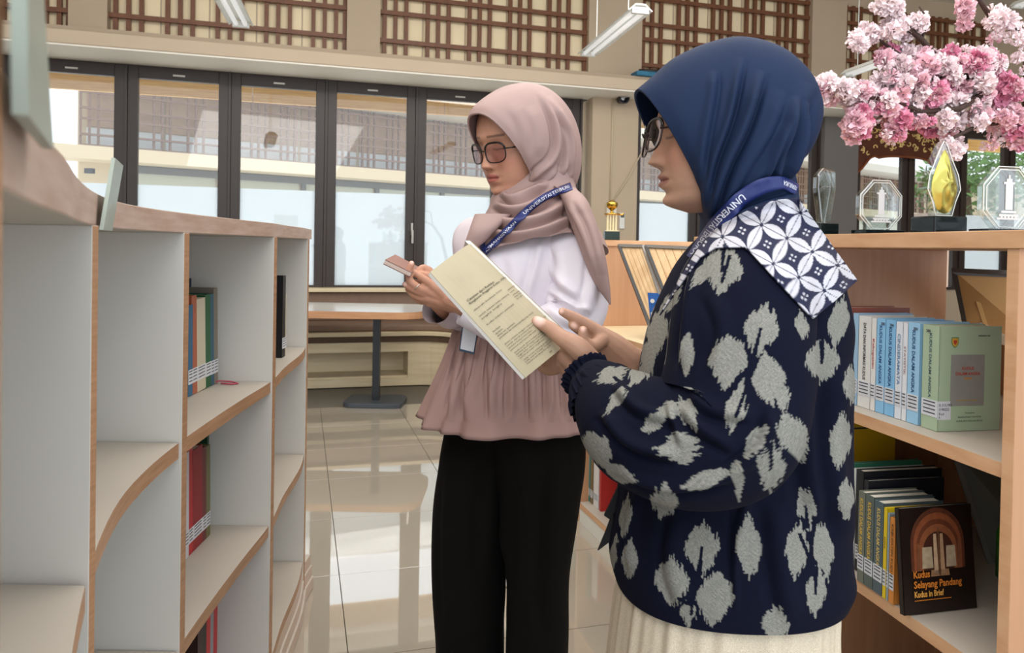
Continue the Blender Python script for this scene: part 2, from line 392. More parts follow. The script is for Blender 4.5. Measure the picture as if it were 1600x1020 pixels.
# ---------------------------------------------------------------- left curved bookcase
ZA, ZB, ZC, ZT = .915, .535, .155, 1.295
LC = [(.12, -.10), (.2, -.142), (.34, -.219), (.455, -.277), (.60, -.355), (.767, -.438), (.884, -.489), (1.047, -.546), (1.19, -.576), (1.34, -.594), (1.53, -.608), (1.72, -.617), (1.94, -.625), (2.14, -.655), (2.48, -.695), (2.62, -.725)]
def lx(y): return float(crv(LC, [y])[0, 0])
lb = thing('curved_bookcase', 'white curved open bookcase with beech edging along the left side', 'bookcase', (-.75, 1.4, 0))
DEP = .42
def board(mb, y0, y1, z0, z1, inset, dep, n, m_top, m_edge, m_side=None):
    """curved board between y0 and y1 whose front follows the curve"""
    ys = [y0+(y1-y0)*i/n for i in range(n+1)]
    fr = [(lx(y)-inset, y) for y in ys]; bk = [(lx(y)-dep, y) for y in ys]
    v = [(*p, z1) for p in fr]+[(*p, z1) for p in bk]+[(*p, z0) for p in fr]+[(*p, z0) for p in bk]; k = n+1
    f = []; mm = []
    for i in range(n):
        f += [(i, i+1, k+i+1, k+i), (2*k+i, 3*k+i, 3*k+i+1, 2*k+i+1), (i, 2*k+i, 2*k+i+1, i+1), (k+i, k+i+1, 3*k+i+1, 3*k+i)]
        mm += [m_top, m_top, m_edge, m_top]
    f += [(0, k, 3*k, 2*k), (n, 2*k+n, 3*k+n, k+n)]; mm += [m_edge, m_edge]
    mb.add(v, f, mm)
m = MB(); board(m, .13, 2.66, ZT, ZT+.036, 0, DEP+.02, 48, 0, 1); m.build('top_board', [M_shelf, mat('top_edge', 'b9a193', .5, wood='a88b7a', scale=3, stretch=(3, 3, 30))], lb, bevel=.0015)
DV = [.2, .785, 1.34, 1.94, 2.6]
for i, y in enumerate(DV):
    x1 = lx(y)+.002 if i else -.1445; x0 = x1-DEP-.01; th = (.009, .006, .011, .013, .01)[i]
    z1 = ZT if i else 1.8
    m = MB(); m.hexa([(x0, y-th, 0), (x1, y-th, 0), (x1, y+th, 0), (x0, y+th, 0), (x0, y-th, z1), (x1, y-th, z1), (x1, y+th, z1), (x0, y+th, z1)])
    m.m = [0, 0, 0, 1, 0, 0]
    m.build('divider' if i else 'side_panel', [M_white, M_edge], lb, bevel=.001)
for i in range(4):
    ya, yb = DV[i]+.014, DV[i+1]-.014
    for z in (ZA, ZB, ZC):
        m = MB(); board(m, ya, yb, z-.028, z, .004, DEP, 14, 0, 1); m.build('shelf', [M_shelf, M_edge], lb)
    m = MB(); board(m, ya, yb, 0, ZC-.03, .03, .05, 10, 0, 0); m.build('plinth', M_white, lb)
    m = MB(); board(m, ya, yb, ZC, ZT-.001, DEP-.005, DEP+.01, 10, 0, 0); m.build('back_panel', M_white, lb)
# bowed outer plinth layers at the far end
for q, (dx, zz) in enumerate(((-.004, .125), (.002, .085), (.009, .045))):
    m = MB(); board(m, 1.97, 2.72, zz-.042, zz, -dx, .3, 14, 0, 1); m.build('plinth_step', [M_shelf, mat('plinth_edge', 'bfa999', .45)], lb)
# label plates standing on it
M_plate = mat('label_plate', '97a095', .35, var=.04, scale=6); M_ptext = mat('plate_print', '4d5a57', .6)
def plate(name, label, pts, texts):
    t = thing(name, label, 'sign', Vector(pts[0])); pts = [Vector(p) for p in pts]
    n = (pts[1]-pts[0]).cross(pts[3]-pts[0]).normalized()
    if n.y > 0: n = -n
    m = MB(); m.prism(pts, -n*.004); pl_ = m.build('plate', M_plate, t)
    ux = (pts[1]-pts[0]).normalized(); uy = n.cross(ux)
    for s, sz, fr_, u, fit in texts:
        m = MB(); o = pts[0]*(1-u)+pts[1]*u + (pts[3]-pts[0])*fr_
        put_text(m, s, sz, o, ux, (pts[3]-pts[0]), n, fit=fit); m.build('lettering', M_ptext, pl_)
    return t
def onb(x, y_): return P(x, y_, 1)
def top_at(x, dd): 
    p = P(x, 400, dd); return Vector((p.x, p.y, ZT+.036))
a = Vector((lx(.80)+.004, .80, ZT-.004)); b = Vector((lx(.885)+.004, .885, ZT-.004))
plate('shelf_label_plate', 'small grey-green label plate clipped onto the bookcase edge, in front of the window mullion', [a, b, P(187, 258, .9), P(174, 246, .835)], [('XX', .018, .55, .52, .03), ('LITERATUR', .01, .16, .5, .062)])
a = P(18, 178, .205); b = P(66, 232, .295)
plate('shelf_label_plate', 'large blurred grey-green label plate at the upper left edge, closest to the camera', [a, b, P(48, -30, .28), P(14, -60, .195)], [('X', .02, .5, .5, .02)])
t = lb
# ---------------------------------------------------------------- books
BK = {}
def bookmat(h, rough=.45): return mat('cover_'+h, h, rough)
M_pages = mat('pages', 'd9d2c4', .8, var=.05, scale=30, stretch=(1, 1, 30))
M_lab = mat('call_number_label', 'd5d8de', .5); M_ink = mat('ink', '3b3c46', .6)
def book(label, group, o, dn, dt, th, hh, wd, col, lean=0., up=None, title=None, tcol='30343f', tsize=.012, lab=True, band=None, name='book', leant=0.):
    """o: bottom corner of the spine; dn: direction into the shelf; dt: thickness direction"""
    dn = Vector(dn).normalized(); dt = Vector(dt).normalized(); up = Vector((0, 0, 1))
    up = (up + dt*lean - dn*leant).normalized(); dt2 = (dt - up*dt.dot(up)).normalized(); dn2 = (dn - up*dn.dot(up)).normalized()
    o = Vector(o); t = thing(name, label, 'book', o, group)
    cv = .0016; M = bookmat(col)
    def bx(mb, a0, a1, b0, b1, c0, c1, m=0):
        q = [(a0, b0, c0), (a1, b0, c0), (a1, b1, c0), (a0, b1, c0), (a0, b0, c1), (a1, b0, c1), (a1, b1, c1), (a0, b1, c1)]
        mb.hexa([o + dn2*i + dt2*j + up*k for i, j, k in q], m)
    m = MB(); bx(m, 0, wd, 0, cv, 0, hh); bx(m, 0, wd, th-cv, th, 0, hh); bx(m, -.001, cv, 0, th, 0, hh); m.build('cover', M, t)
    m = MB(); bx(m, cv, wd-.003, cv, th-cv, .003, hh-.003); m.build('page_block', M_pages, t)
    fn = -dn2
    rd = up  # spine text direction: top to bottom
    if title:
        m = MB(); put_text(m, title, tsize, o + up*(hh*.615) + dt2*(th*.5) + fn*.0012 + (dt2*tsize*-.35 if dt2.cross(up).dot(fn) > 0 else dt2*tsize*.35)*0, -up, dt2 if (-up).cross(dt2).dot(fn) > 0 else -dt2, fn, fit=min(hh*.62, len(title)*tsize*.85), bold=tsize*.02)
        # centre the lettering across the spine
        sgn = 1 if (-up).cross(dt2).dot(fn) > 0 else -1
        m.v = [tuple(Vector(p) - dt2*sgn*tsize*.33) for p in m.v]
        m.build('spine_lettering', mat('ink_'+tcol, tcol, .5), t)
    if lab:
        m = MB(); bx(m, -.0018, -.0010, .0005, th-.0005, .028, .062); cl_ = m.build('call_label', M_lab, t)
        m = MB()
        for z in (.034, .042, .050, .057): bx(m, -.0022, -.0018, .001+th*.1, th*.86, z, z+.0022)
        m.build('label_print', M_ink, cl_)
    if band: m = MB(); bx(m, -.0018, -.001, 0, th, band[0], band[1]); m.build('spine_band', bookmat(band[2]), t)
    return t, dn2, dt2, up
# books in the left bookcase: (x px of spine, thickness, height, colour, ...)
def left_row(items, z, y0, group, lean=.10, xin=.135, tf=1.):
    """items along +y starting at y0"""
    y = y0
    for (lab, th, hh, col, ti, tc, ln, wd) in items:
        th *= tf
        x = lx(y)-xin
        book(lab, group, (x, y, z+.001), (-1, .05, 0), (0, 1, 0), th, hh, wd, col, lean=ln, title=ti, tcol=tc, tsize=th*.5, lab=True)
        y += th*1.03+.001
left_row([
 ('blue-spined book, first on the upper left shelf, nearest the divider', .020, .215, '2f6384', None, None, -.02, .15),
 ('orange-brown book leaning beside the blue one, upper left shelf', .022, .235, 'a95c3f', None, None, -.05, .16),
 ('cream book with white call label in the middle of the upper left shelf', .040, .225, 'c9c0a8', None, None, -.05, .16),
 ('green book with bright green foot, upper left shelf', .026, .232, '1f5a35', None, None, -.05, .16),
 ('slim teal book right of the green book, upper left shelf', .016, .232, '2c5a70', None, None, -.05, .16),
 ('grey book at the right end of the upper left shelf row', .020, .245, '7b7468', None, None, -.05, .17)], ZA, 1.715, 'books on the upper left shelf', tf=1.22)
# a tall dark blue book standing deeper
o_ = lx(1.9)-.215
book('tall dark navy book standing behind the upper left row', 'books on the upper left shelf', (o_, 1.90, ZA+.001), (-1, 0, 0), (0, 1, 0), .02, .268, .18, '1c3547', lab=False)
m = MB(); q0 = Vector((lx(1.9)-.115, 1.885, ZA+.003)); 
m.tube([q0+Vector((-.03, -.002, 0)), q0+Vector((-.01, .005, .004)), q0+Vector((.02, .004, .003)), q0+Vector((.04, -.003, 0)), q0+Vector((.03, -.012, 0)), q0+Vector((0, -.012, .001))], .0022, 6)
tag(m.build('ribbon', mat('pink_ribbon', 'c4566b', .5), None, smooth=True), 'small pink ribbon lying at the foot of the upper left books', 'ribbon')
left_row([
 ('white and navy striped book, first on the middle left shelf', .020, .25, 'c9c9cf', None, None, -.02, .15),
 ('bright red slim book leaning beside the striped one, middle left shelf', .018, .262, 'b3262c', None, None, -.04, .16),
 ('thick dark red book with yellow band and white label, middle left shelf', .040, .245, '8e1f25', None, None, -.03, .16),
 ('maroon slim book right of the dark red one, middle left shelf', .016, .235, '6b2a2c', None, None, -.03, .16),
 ('olive green book near the right end of the middle left row', .018, .232, '6f6c43', None, None, -.03, .16)], ZB, 1.70, 'books on the middle left shelf', tf=1.35)
book('tall dark green book standing last on the middle left shelf', 'books on the middle left shelf', (lx(1.9)-.15, 1.875, ZB+.001), (-1, 0, 0), (0, 1, 0), .012, .262, .17, '24503a', lab=False)
left_row([
 ('dark brown book, first on the lowest left shelf', .022, .25, '3a2320', None, None, 0, .15),
 ('black book with white print on the lowest left shelf', .022, .255, '2b2526', None, None, 0, .16),
 ('bright red book on the lowest left shelf beside the dark ones', .02, .262, 'c02a2e', None, None, 0, .16),
 ('grey slim book between the two red ones, lowest left shelf', .016, .26, '8d8e96', None, None, 0, .16),
 ('red book at the right end of the lowest left shelf', .02, .27, 'b5262e', None, None, 0, .17)], ZC, 1.70, 'books on the lowest left shelf', xin=.10, tf=1.15)
left_row([('black and cream book in the far narrow bay of the left bookcase', .03, .26, '1d1c20', None, None, 0, .15), ('pale book beside the black one in the far narrow bay', .02, .2, 'b9b2a0', None, None, 0, .15)], ZA, 2.33, 'books in the far bay', xin=.05)
# ---------------------------------------------------------------- right curved bookcase
RC = [(1.0, .935), (1.29, .87), (1.45, .842), (1.72, .79), (2.1, .70), (2.5, .60), (3.235, .394), (3.53, .307), (3.85, .21)]
def rx(y): return float(crv(RC, [y])[0, 0])
def rdir(y):
    a = Vector((rx(y+.01)-rx(y-.01), .02, 0)).normalized(); return a, Vector((a.y, -a.x, 0))   # along, into the shelf
rb = thing('curved_bookcase', 'beech curved bookcase along the right, holding blue and yellow books', 'bookcase', (1.05, 1.9, 0))
RD = .56
def rboard(mb, y0, y1, z0, z1, inset, dep, n, mt=0, me=1):
    ys = [y0+(y1-y0)*i/n for i in range(n+1)]; fr = []; bk = []
    for y in ys:
        a, d = rdir(y); p = Vector((rx(y), y, 0)); fr.append(p+d*inset); bk.append(p+d*dep)
    k = n+1; v = []
    for L, z in ((fr, z1), (bk, z1), (fr, z0), (bk, z0)): v += [(p.x, p.y, z) for p in L]
    f = []; mm = []
    for i in range(n):
        f += [(i, k+i, k+i+1, i+1), (2*k+i, 2*k+i+1, 3*k+i+1, 3*k+i), (i, i+1, 2*k+i+1, 2*k+i), (k+i, 3*k+i, 3*k+i+1, k+i+1)]
        mm += [mt, mt, me, mt]
    f += [(0, 2*k, 3*k, k), (n, k+n, 3*k+n, 2*k+n)]; mm += [me, me]
    mb.add(v, f, mm)
def rdiv(y, z0, z1, dep=RD, name='divider', th=.0125, inset=0., mm=(M_beech, M_beechh)):
    a, d = rdir(y); p = Vector((rx(y), y, 0))+d*inset
    q = [p-a*th, p-a*th+d*(dep-inset), p+a*th+d*(dep-inset), p+a*th]
    m = MB(); m.hexa([Vector((v.x, v.y, z0)) for v in q]+[Vector((v.x, v.y, z1)) for v in q]); m.m = [0, 0, 0, 0, 0, 1]
    return m.build(name, list(mm), rb, bevel=.001)
m = MB(); rboard(m, 1.25, 2.45, ZT-.002, ZT+.03, -.01, RD+.02, 24); m.build('top_board', [M_beechh, M_beechh], rb, bevel=.0015)
rdiv(1.275, 0, ZT-.002, name='side_panel', inset=-.006)
rdiv(2.02, 0, ZT-.002); rdiv(2.43, 0, ZT-.002, name='side_panel'); rdiv(3.45, 0, ZT-.002); rdiv(3.83, 0, ZT-.002, name='side_panel')
m = MB(); rboard(m, 3.43, 3.86, ZT-.002, ZT+.026, -.01, RD+.02, 10); m.build('top_board', [M_beechh, M_beechh], rb, bevel=.0015)
bays = [(1.29, 2.007), (2.033, 2.417), (2.444, 3.437), (3.463, 3.817)]
for i, (a, b) in enumerate(bays):
    for z in (ZA, ZB, .09):
        if z == ZA and i == 3: pass
        zz = z
        m = MB(); rboard(m, a, b, zz-.027, zz, .002, RD, 12, 0, 1); m.build('shelf', [M_shelf if i < 2 or z < ZA else M_pale, M_beechh], rb)
    m = MB(); rboard(m, a, b, 0, .063, .004, .02, 10, 0, 0); m.build('plinth', M_white, rb)
    for z0, z1 in ((ZA, ZA+.13), (ZB, ZA-.03), (.09, ZB-.03)):
        if i != 2 or z0 < ZA: m = MB(); rboard(m, a, b, z0, z1, RD-.016, RD, 10, 0, 0); m.build('back_rail', M_beech, rb)
def rp(y, z, dep=0.):
    a, d = rdir(y); return Vector((rx(y), y, z))+d*dep
# blue yearbooks: x px boundaries of the spines
def y_of_px(x, dep=.05):
    lo, hi = 1.0, 3.8
    for _ in range(40):
        mid = (lo+hi)/2; p = rp(mid, 1., dep); q = proj([tuple(p)])[0][0]
        if q > x: lo = mid
        else: hi = mid
    return (lo+hi)/2
def right_row(items, z, group, dep, wd0, tz=None):
    for (x0, x1, hh, col, ti, tc, lab, wd, ts) in items:
        ya, yb = y_of_px(x1, dep), y_of_px(x0, dep)      # near, far
        al, dn = rdir((ya+yb)/2); th = (rp(yb, 0, dep)-rp(ya, 0, dep)).length-.0006
        book(lab, group, rp(ya, z+.001, dep), dn, al, th, hh, wd or wd0, col, title=ti, tcol=tc, tsize=min(.013, th*.62)*(ts or 1))
g = 'yearbooks on the upper right shelf'; KD = 'KUDUS DALAM ANGKA'
right_row([
 (1308, 1331, .232, '8c4a3c', None, None, 'red-brown spined book at the far left end of the yearbook row', .16, 0),
 (1332, 1340, .220, '9cc0dc', None, None, 'slim pale blue yearbook just right of the red-brown spine', .15, 0),
 (1341, 1360, .216, 'dfe0dd', 'DATA DAN INFORMASI KUDUS', '33353c', 'white yearbook with small green crest and dark spine title', .15, 1),
 (1361, 1368, .214, 'e6e4e2', 'Kabupaten', 'b0453d', 'thin white yearbook with red spine print beside the crest book', .15, 1),
 (1369, 1382, .216, '8cc3ea', KD, '2b5d92', 'sky blue yearbook, left one of the two bright blue spines', .15, 1),
 (1383, 1398, .216, '86bfe8', KD, '24517f', 'sky blue yearbook, right one of the two bright blue spines', .15, 1),
 (1399, 1409, .214, 'dfe5ee', 'CINDERAMATA', '6c8fb4', 'whitish yearbook with faint blue print right of the bright blue pair', .15, 1),
 (1410, 1417, .214, 'e3e6ec', 'STATISTIK', 'a1868a', 'thin white yearbook second from the blue 200 volume', .15, 1),
 (1418, 1436, .217, '9ccaea', KD, '24507c', 'light blue yearbook standing directly behind the green front volume', .15, 1)], ZA, g, .05, .15)
# front yearbook with its cover turned to the camera
ya, yb = y_of_px(1466, .05), y_of_px(1441, .05); al, dn = rdir(ya); th = (rp(yb, 0, .05)-rp(ya, 0, .05)).length
t, dn2, dt2, up = book('pale green yearbook with its cover facing out, grey panel and crest', g, rp(ya, ZA+.001, .05), dn, al, th, .217, .148, 'a9bda0', title=KD, tcol='3f5a66', tsize=.010)
bo = rp(ya, ZA+.001, .05); fc = -al
def q(u, v, e=.0): return bo + dn*u + up*v + fc*e
def cover_rect(u0, u1, v0, v1, e, mt, nm, parent, th=.0004):
    m = MB(); m.prism([q(u0, v0, e), q(u1, v0, e), q(u1, v1, e), q(u0, v1, e)], fc*th); return m.build(nm, mt, parent)
cover_rect(.028, .108, .052, .158, .0002, mat('cover_panel', '8f8f89', .5, var=.05, scale=30), 'cover_panel', t)
for s_, z_, sz, cc, fit in (('KUDUS', .127, .009, 'b5432f', .028), ('DALAM ANGKA', .116, .009, 'b5432f', .058), ('2002', .107, .006, 'c98a3c', .018), ('KUDUS IN FIGURES', .062, .005, 'b59a5e', .05), ('KATALOG 1403', .196, .004, '4a5a4c', .028)):
    m = MB(); put_text(m, s_, sz, q(.068 if z_ < .18 else .105, z_, .0007), dn, up, fc, bold=.0002, fit=fit); m.build('cover_lettering', mat('ink_'+cc, cc, .5), t)
for s_, z_, sz, fit in (('Kerjasama', .036, .005, .022), ('BADAN PUSAT STATISTIK', .027, .005, .055), ('KABUPATEN KUDUS', .019, .005, .062)):
    m = MB(); put_text(m, s_, sz, q(.075, z_, .0007), dn, up, fc, fit=fit); m.build('cover_lettering', mat('ink_2c3a33', '2c3a33', .5), t)
def crest(base, ux, uy, n, w_, parent, c1='c9a23a', c2='b2402f'):
    for k, (sc, mt, e) in enumerate(((1, mat('crest_rim', '5b7a4a', .5), .0006), (.82, mat('crest_field', c1, .5), .0009), (.45, mat('crest_core', c2, .5), .0012))):
        pts = [(-.5, .6), (.5, .6), (.5, -.1), (.28, -.45), (0, -.7), (-.28, -.45), (-.5, -.1)]
        m = MB(); m.prism([base + ux*(a*w_*sc) + uy*(b*w_*sc) + n*e for a, b in pts], n*.0003); m.build('crest', mt, parent)
crest(q(.036, .184), dn, up, fc, .017, t)
m = MB(); m.prism([q(-.001, .024, .0002), q(.03, .024, .0002), q(.03, .062, .0002), q(-.001, .062, .0002)], fc*.0004); m.build('call_label', M_lab, t)
for s_, z_ in (('R 315.982', .052), ('0.98222', .043), ('Kud', .034), ('k', .027)):
    m = MB(); put_text(m, s_, .0075, q(.002, z_, .0007), dn, up, fc, align='LEFT'); m.build('label_print', M_ink, t)
# number stickers on the top of the blue spines
for x0, s_ in ((1376, '205'), (1390, '206'), (1427, '201'), (1447, '200')):
    y_ = y_of_px(x0+3, .05); b_ = rp(y_, ZA+.203, .048); al_, dn_ = rdir(y_)
    for o in C.objects: pass
    m = MB(); put_text(m, s_, .008, b_, -al_, ZU, -dn_, bold=.0003, fit=.012); 
    par = min((o for o in C.objects if o.get('category') == 'book' and o.get('group') == g), key=lambda o: (o.location.xy-b_.xy).length)
    m.build('number_sticker', M_ink, par)
# long call-number tape across the row
# lower right shelf
g2 = 'books on the lower right shelf'
right_row([
 (1322, 1329, .20, '77805a', None, None, 'olive slim book at the far left end of the lower right row', .15, 0),
 (1330, 1336, .245, '2f6b52', None, None, 'tall green book at the left of the lower right row', .19, 0),
 (1337, 1342, .236, 'cfd2cf', None, None, 'white-spined tall book beside the green one, lower right shelf', .19, 0),
 (1343, 1354, .238, '17191f', None, None, 'tall black book with its top edge showing, lower right shelf', .21, 0),
 (1355, 1362, .222, '1b1d26', None, None, 'second black hardback, slightly lower, on the lower right shelf', .20, 0)], ZB, g2, .03, .15)
right_row([
 (1347, 1357, .205, '6f7468', KD, 'd8b64a', 'dark spine with yellow lettering, leftmost of the three Kudus volumes', .148, 1.15),
 (1358, 1371, .205, '59645f', KD, 'dcb84c', 'dark spine with yellow lettering, middle one of the three Kudus volumes', .148, 1.15),
 (1372, 1386, .202, '4f5f66', KD, 'd9c070', 'dark spine with pale yellow lettering, rightmost of the three Kudus volumes', .148, 1.15),
 (1387, 1392, .196, 'e0c21e', 'KUDUS', '5a4a20', 'slim bright yellow book on the lower right shelf', .148, 1),
 (1393, 1396, .188, '90a0a8', None, None, 'thin grey-blue booklet between yellow and orange books', .148, 0),
 (1397, 1405, .182, 'd5883a', 'KABUPATEN KUDUS', '6f4a22', 'orange book just left of the dark arch cover', .148, 1)], ZB, g2, -.0, .15)
# big yellow file box
a, d = rdir(1.88); o = rp(1.88, ZB+.001, .03)
t = thing('file_box', 'large yellow file box behind the books on the lower right shelf', 'box', o)
m = MB(); m.prism([o, o+d*.25, o+d*.25+ZU*.30, o+ZU*.30], a*.07); m.build('box_body', mat('yellow_card', 'd8a91a', .5), t, bevel=.002)
m = MB(); m.prism([o-a*.001+d*.02+ZU*.285, o-a*.001+d*.23+ZU*.285, o-a*.001+d*.23+ZU*.289, o-a*.001+d*.02+ZU*.289], -a*.001); m.build('edge_line', mat('ink', '3b3c46'), t)
# the dark book with the arch cover, leaning
A0 = P(1411, 962, 1.39); zf_ = ZB+.002
c00 = Vector(P(1411, 962, 1.385)); c00.z = zf_
# find depth where shelf height matches
def on_plane(x, y, z):
    lo = P(x, y, 1.0); dirv = lo-CAM; return CAM + dirv*((z-HC)/dirv.z)
c00 = on_plane(1413, 962, zf_); c10 = on_plane(1545, 947, zf_)
wv = (c10-c00); W_ = wv.length; wv.normalize()
dtop = (c00-CAM).dot(_f)
c01 = P(1401, 795, dtop+.018); hv = c01-c00; H_ = hv.length; hv.normalize(); hv = (hv-wv*hv.dot(wv)).normalized(); nv = wv.cross(hv); 
if nv.y > 0: nv = -nv
t = thing('book', 'dark leaning book with a lit arch on its cover and orange lettering', 'book', c00, g2)
W_ = min(W_, .18)
def q3(u, v, e=0.): return c00 + wv*(u*W_) + hv*(v*H_) + nv*e
m = MB(); m.prism([q3(0, 0), q3(1, 0), q3(1, 1), q3(0, 1)], -nv*.0015); m.prism([q3(0, 0, -.0105), q3(1, 0, -.0105), q3(1, 1, -.0105), q3(0, 1, -.0105)], -nv*.0015); m.prism([q3(0, 0, 0.), q3(.012, 0, 0.), q3(.012, 1, 0), q3(0, 1, 0)], -nv*.012)
m.build('cover', mat('arch_cover', '1f1512', .35, var=.2, scale=40), t)
m = MB(); m.prism([q3(.01, .01, -.0016), q3(.98, .01, -.0016), q3(.98, .99, -.0016), q3(.01, .99, -.0016)], -nv*.0088); m.build('page_block', M_pages, t)
def arch(parent, cx, w_, v0, vt, col, e, nm, n=20, rough=.5, var=.15):
    pts = [(cx-w_, v0), (cx+w_, v0)] + [(cx + w_*math.cos(math.pi*i/n), vt-w_*.9+w_*.9*math.sin(math.pi*i/n)) for i in range(n+1)]
    m = MB(); m.prism([q3(a, b, e) for a, b in pts], nv*.0002); return m.build(nm, mat('arch_'+col, col, rough, var=var, scale=90), parent)
arch(t, .50, .37, .40, .985, '5c3220', .0003, 'arch_print'); arch(t, .5, .33, .40, .94, '8a4c2e', .0006, 'arch_print')
arch(t, .5, .29, .40, .88, '6a3823', .0009, 'arch_print'); arch(t, .5, .26, .40, .83, '8f5434', .0012, 'arch_print'); arch(t, .5, .21, .4, .76, '45251a', .0015, 'arch_print')
for (u0, u1, v0, v1, col) in ((.27, .42, .42, .62, 'b3a083'), (.60, .74, .42, .62, 'b3a083'), (.43, .49, .36, .74, 'c5a583'), (.52, .58, .36, .74, 'b58f6c'), (.38, .64, .34, .40, '9c7453'), (.49, .525, .34, .8, '6b4630'), (.2, .25, .4, .66, '7b4b30'), (.76, .81, .4, .66, '7b4b30')):
    m = MB(); m.prism([q3(u0, v0, .0018), q3(u1, v0, .0018), q3(u1-.01, v1, .0018), q3(u0+.01, v1, .0018)], nv*.0002); m.build('arch_print', mat('arch_'+col, col, .6, var=.15, scale=90), t)
for s_, v_, sz, fit, cc in (('Kudus', .34, .020, .040, 'd9822f'), ('Selayang Pandang', .245, .020, .118, 'd9822f'), ('Kudus in Brief', .16, .017, .072, 'e6a94e')):
    m = MB(); put_text(m, s_, sz, q3(.14, v_, .0022), wv, hv, nv, bold=.0005, fit=fit, align='LEFT'); m.build('cover_lettering', mat('ink_'+cc, cc, .5), t)
m = MB(); m.prism([q3(.14, .125, .0022), q3(.64, .125, .0022), q3(.64, .132, .0022), q3(.14, .132, .0022)], nv*.0002); m.build('underline', mat('ink_d9822f', 'd9822f'), t)
# framed picture leaning in the upper right bay
def frame_board(label, name, pts, fw, mf, mi, mt=None, th=.015, cat='picture', mount=None):
    pts = [Vector(p) for p in pts]; n = (pts[1]-pts[0]).cross(pts[3]-pts[0]).normalized()
    if n.y > 0: n = -n
    ux = (pts[1]-pts[0]).normalized(); uy = (pts[3]-pts[0]).normalized()
    t = thing(name, label, cat, pts[0]); c = [(1, 1), (-1, 1), (-1, -1), (1, -1)]
    inn = [p + ux*(fw*a) + uy*(fw*b) for p, (a, b) in zip(pts, c)]
    for i in range(4):
        j = (i+1) % 4; m = MB(); m.prism([pts[i], pts[j], inn[j], inn[i]], -n*th); m.build('frame_bar', mf, t)
    m = MB(); m.prism([p-n*.006 for p in inn], -n*.004); m.build('picture_board', mi, t)
    if mount:
        for f1, f2, mm_ in mount:
            m = MB(); cc = sum(inn, Vector())/4
            m.prism([cc+(p-cc)*f1-n*.0055 for p in inn] if f2 == 0 else [inn[3]+(inn[0]-inn[3])*f1+(inn[1]-inn[0])*.12-n*.005, inn[2]+(inn[1]-inn[2])*f1-n*.005, inn[2]+(inn[1]-inn[2])*f2-n*.005, inn[3]+(inn[0]-inn[3])*f2+(inn[1]-inn[0])*.16-n*.005], n*.0012); m.build('mount', mm_, t)
    return t
M_dkf = mat('dark_frame', '4a423d', .5)
frame_board('dark-framed tan picture leaning at the back of the upper right bay', 'picture_frame', [on_plane(1520, 588, ZA+.002), on_plane(1700, 602, ZA+.002), P(1665, 432, 1.95), P(1487, 425, 1.95)], .012, M_dkf, mat('tan_mount', 'bf8f55', .5, var=.05), mount=[(.25, .52, mat('tan_mount2', 'd0a060', .5)), (.45, .98, mat('paper_grey', 'b8a893', .6))])
frame_board('dark olive board leaning at the back of the lower right bay', 'picture_frame', [P(1545, 885, 1.78), P(1680, 915, 1.70), P(1660, 712, 1.78), P(1484, 700, 1.87)], .012, mat('grey_frame', '6d675f', .5), mat('olive_board', '5a5645', .4, var=.1))
t = thing('bottle', 'bright green bottle half hidden behind the right bookcase post', 'bottle', on_plane(1579, 902, ZB+.002))
b_ = t.location.copy(); m = MB(); m.lathe(b_, [(.0, 0), (.03, 0), (.03, .1), (.022, .13), (.012, .145)], 18); m.build('bottle_body', mat('green_plastic', '3f9a2e', .35), t, smooth=True)
m = MB(); m.lathe(b_+ZU*.145, [(.0, 0), (.014, 0), (.014, .02), (0, .02)], 16); m.build('cap', M_white, t)
# red and teal books on the floor-level shelf far right
g3 = 'books on the bottom shelf between the women'
for (x0, x1, hh, col, lab_) in ((897, 906, .22, '5f7f74', 'grey-green book, leftmost on the bottom shelf between the women'), (907, 912, .25, '9b3340', 'thin crimson book second on the bottom shelf'), (913, 927, .27, '2e8d98', 'teal glossy book on the bottom shelf'), (928, 932, .24, '7b6a4a', 'brown slim book beside the teal one'), (933, 941, .24, 'd9d6d6', 'white-spined book left of the red one on the bottom shelf')):
    ya, yb = y_of_px(x1, .05), y_of_px(x0, .05); al, dn = rdir((ya+yb)/2); thk = (rp(yb, 0, .05)-rp(ya, 0, .05)).length-.001
    book(lab_, g3, rp(ya, .091, .05), dn, al, thk, hh, .15, col, lab=True)
ya = y_of_px(942, .05); al, dn = rdir(ya)
book('bright red book with its cover facing out on the bottom shelf', g3, rp(ya-.022, .091, .05), dn, al, .02, .235, .17, 'b02a26', lab=False)
# ---------------------------------------------------------------- display things behind the women
zd = ZA+.002
M_slat = mat('slat_wood', 'd9b98f', .5, wood='c9a57a', scale=4, stretch=(6, 6, 1)); M_gf = mat('grey_metal_frame', '8a8682', .4)
def slat_board(label, pts, n):
    pts = [Vector(p) for p in pts]; nn = (pts[1]-pts[0]).cross(pts[3]-pts[0]).normalized()
    if nn.y > 0: nn = -nn
    t = thing('display_board', label, 'board', pts[0]); ux = pts[1]-pts[0]; 
    for i in range(n):
        a, b = i/n, (i+.93)/n
        m = MB(); m.prism([pts[0]+ux*a, pts[0]+ux*b, pts[3]+(pts[2]-pts[3])*b, pts[3]+(pts[2]-pts[3])*a], -nn*.012); m.build('slat', M_slat, t)
    for i in range(4):
        j = (i+1) % 4; m = MB(); m.tube([pts[i]+nn*.004, pts[j]+nn*.004], .009, 4); m.build('frame_bar', M_gf if i != 3 else M_black, t)
    return t
def dsp(x, yy, d): return P(x, yy, d)
slat_board('slatted wooden board leaning left of the navy collar, left of two', [on_plane(1024, 530, ZA+.012), on_plane(1058, 536, ZA+.012), P(1006, 385, 3.2), P(968, 384, 3.3)], 5)
slat_board('slatted wooden board leaning close behind the navy collar, right of two', [on_plane(1070, 538, ZA+.012), on_plane(1130, 548, ZA+.012), P(1078, 388, 3.0), P(1010, 385, 3.15)], 5)
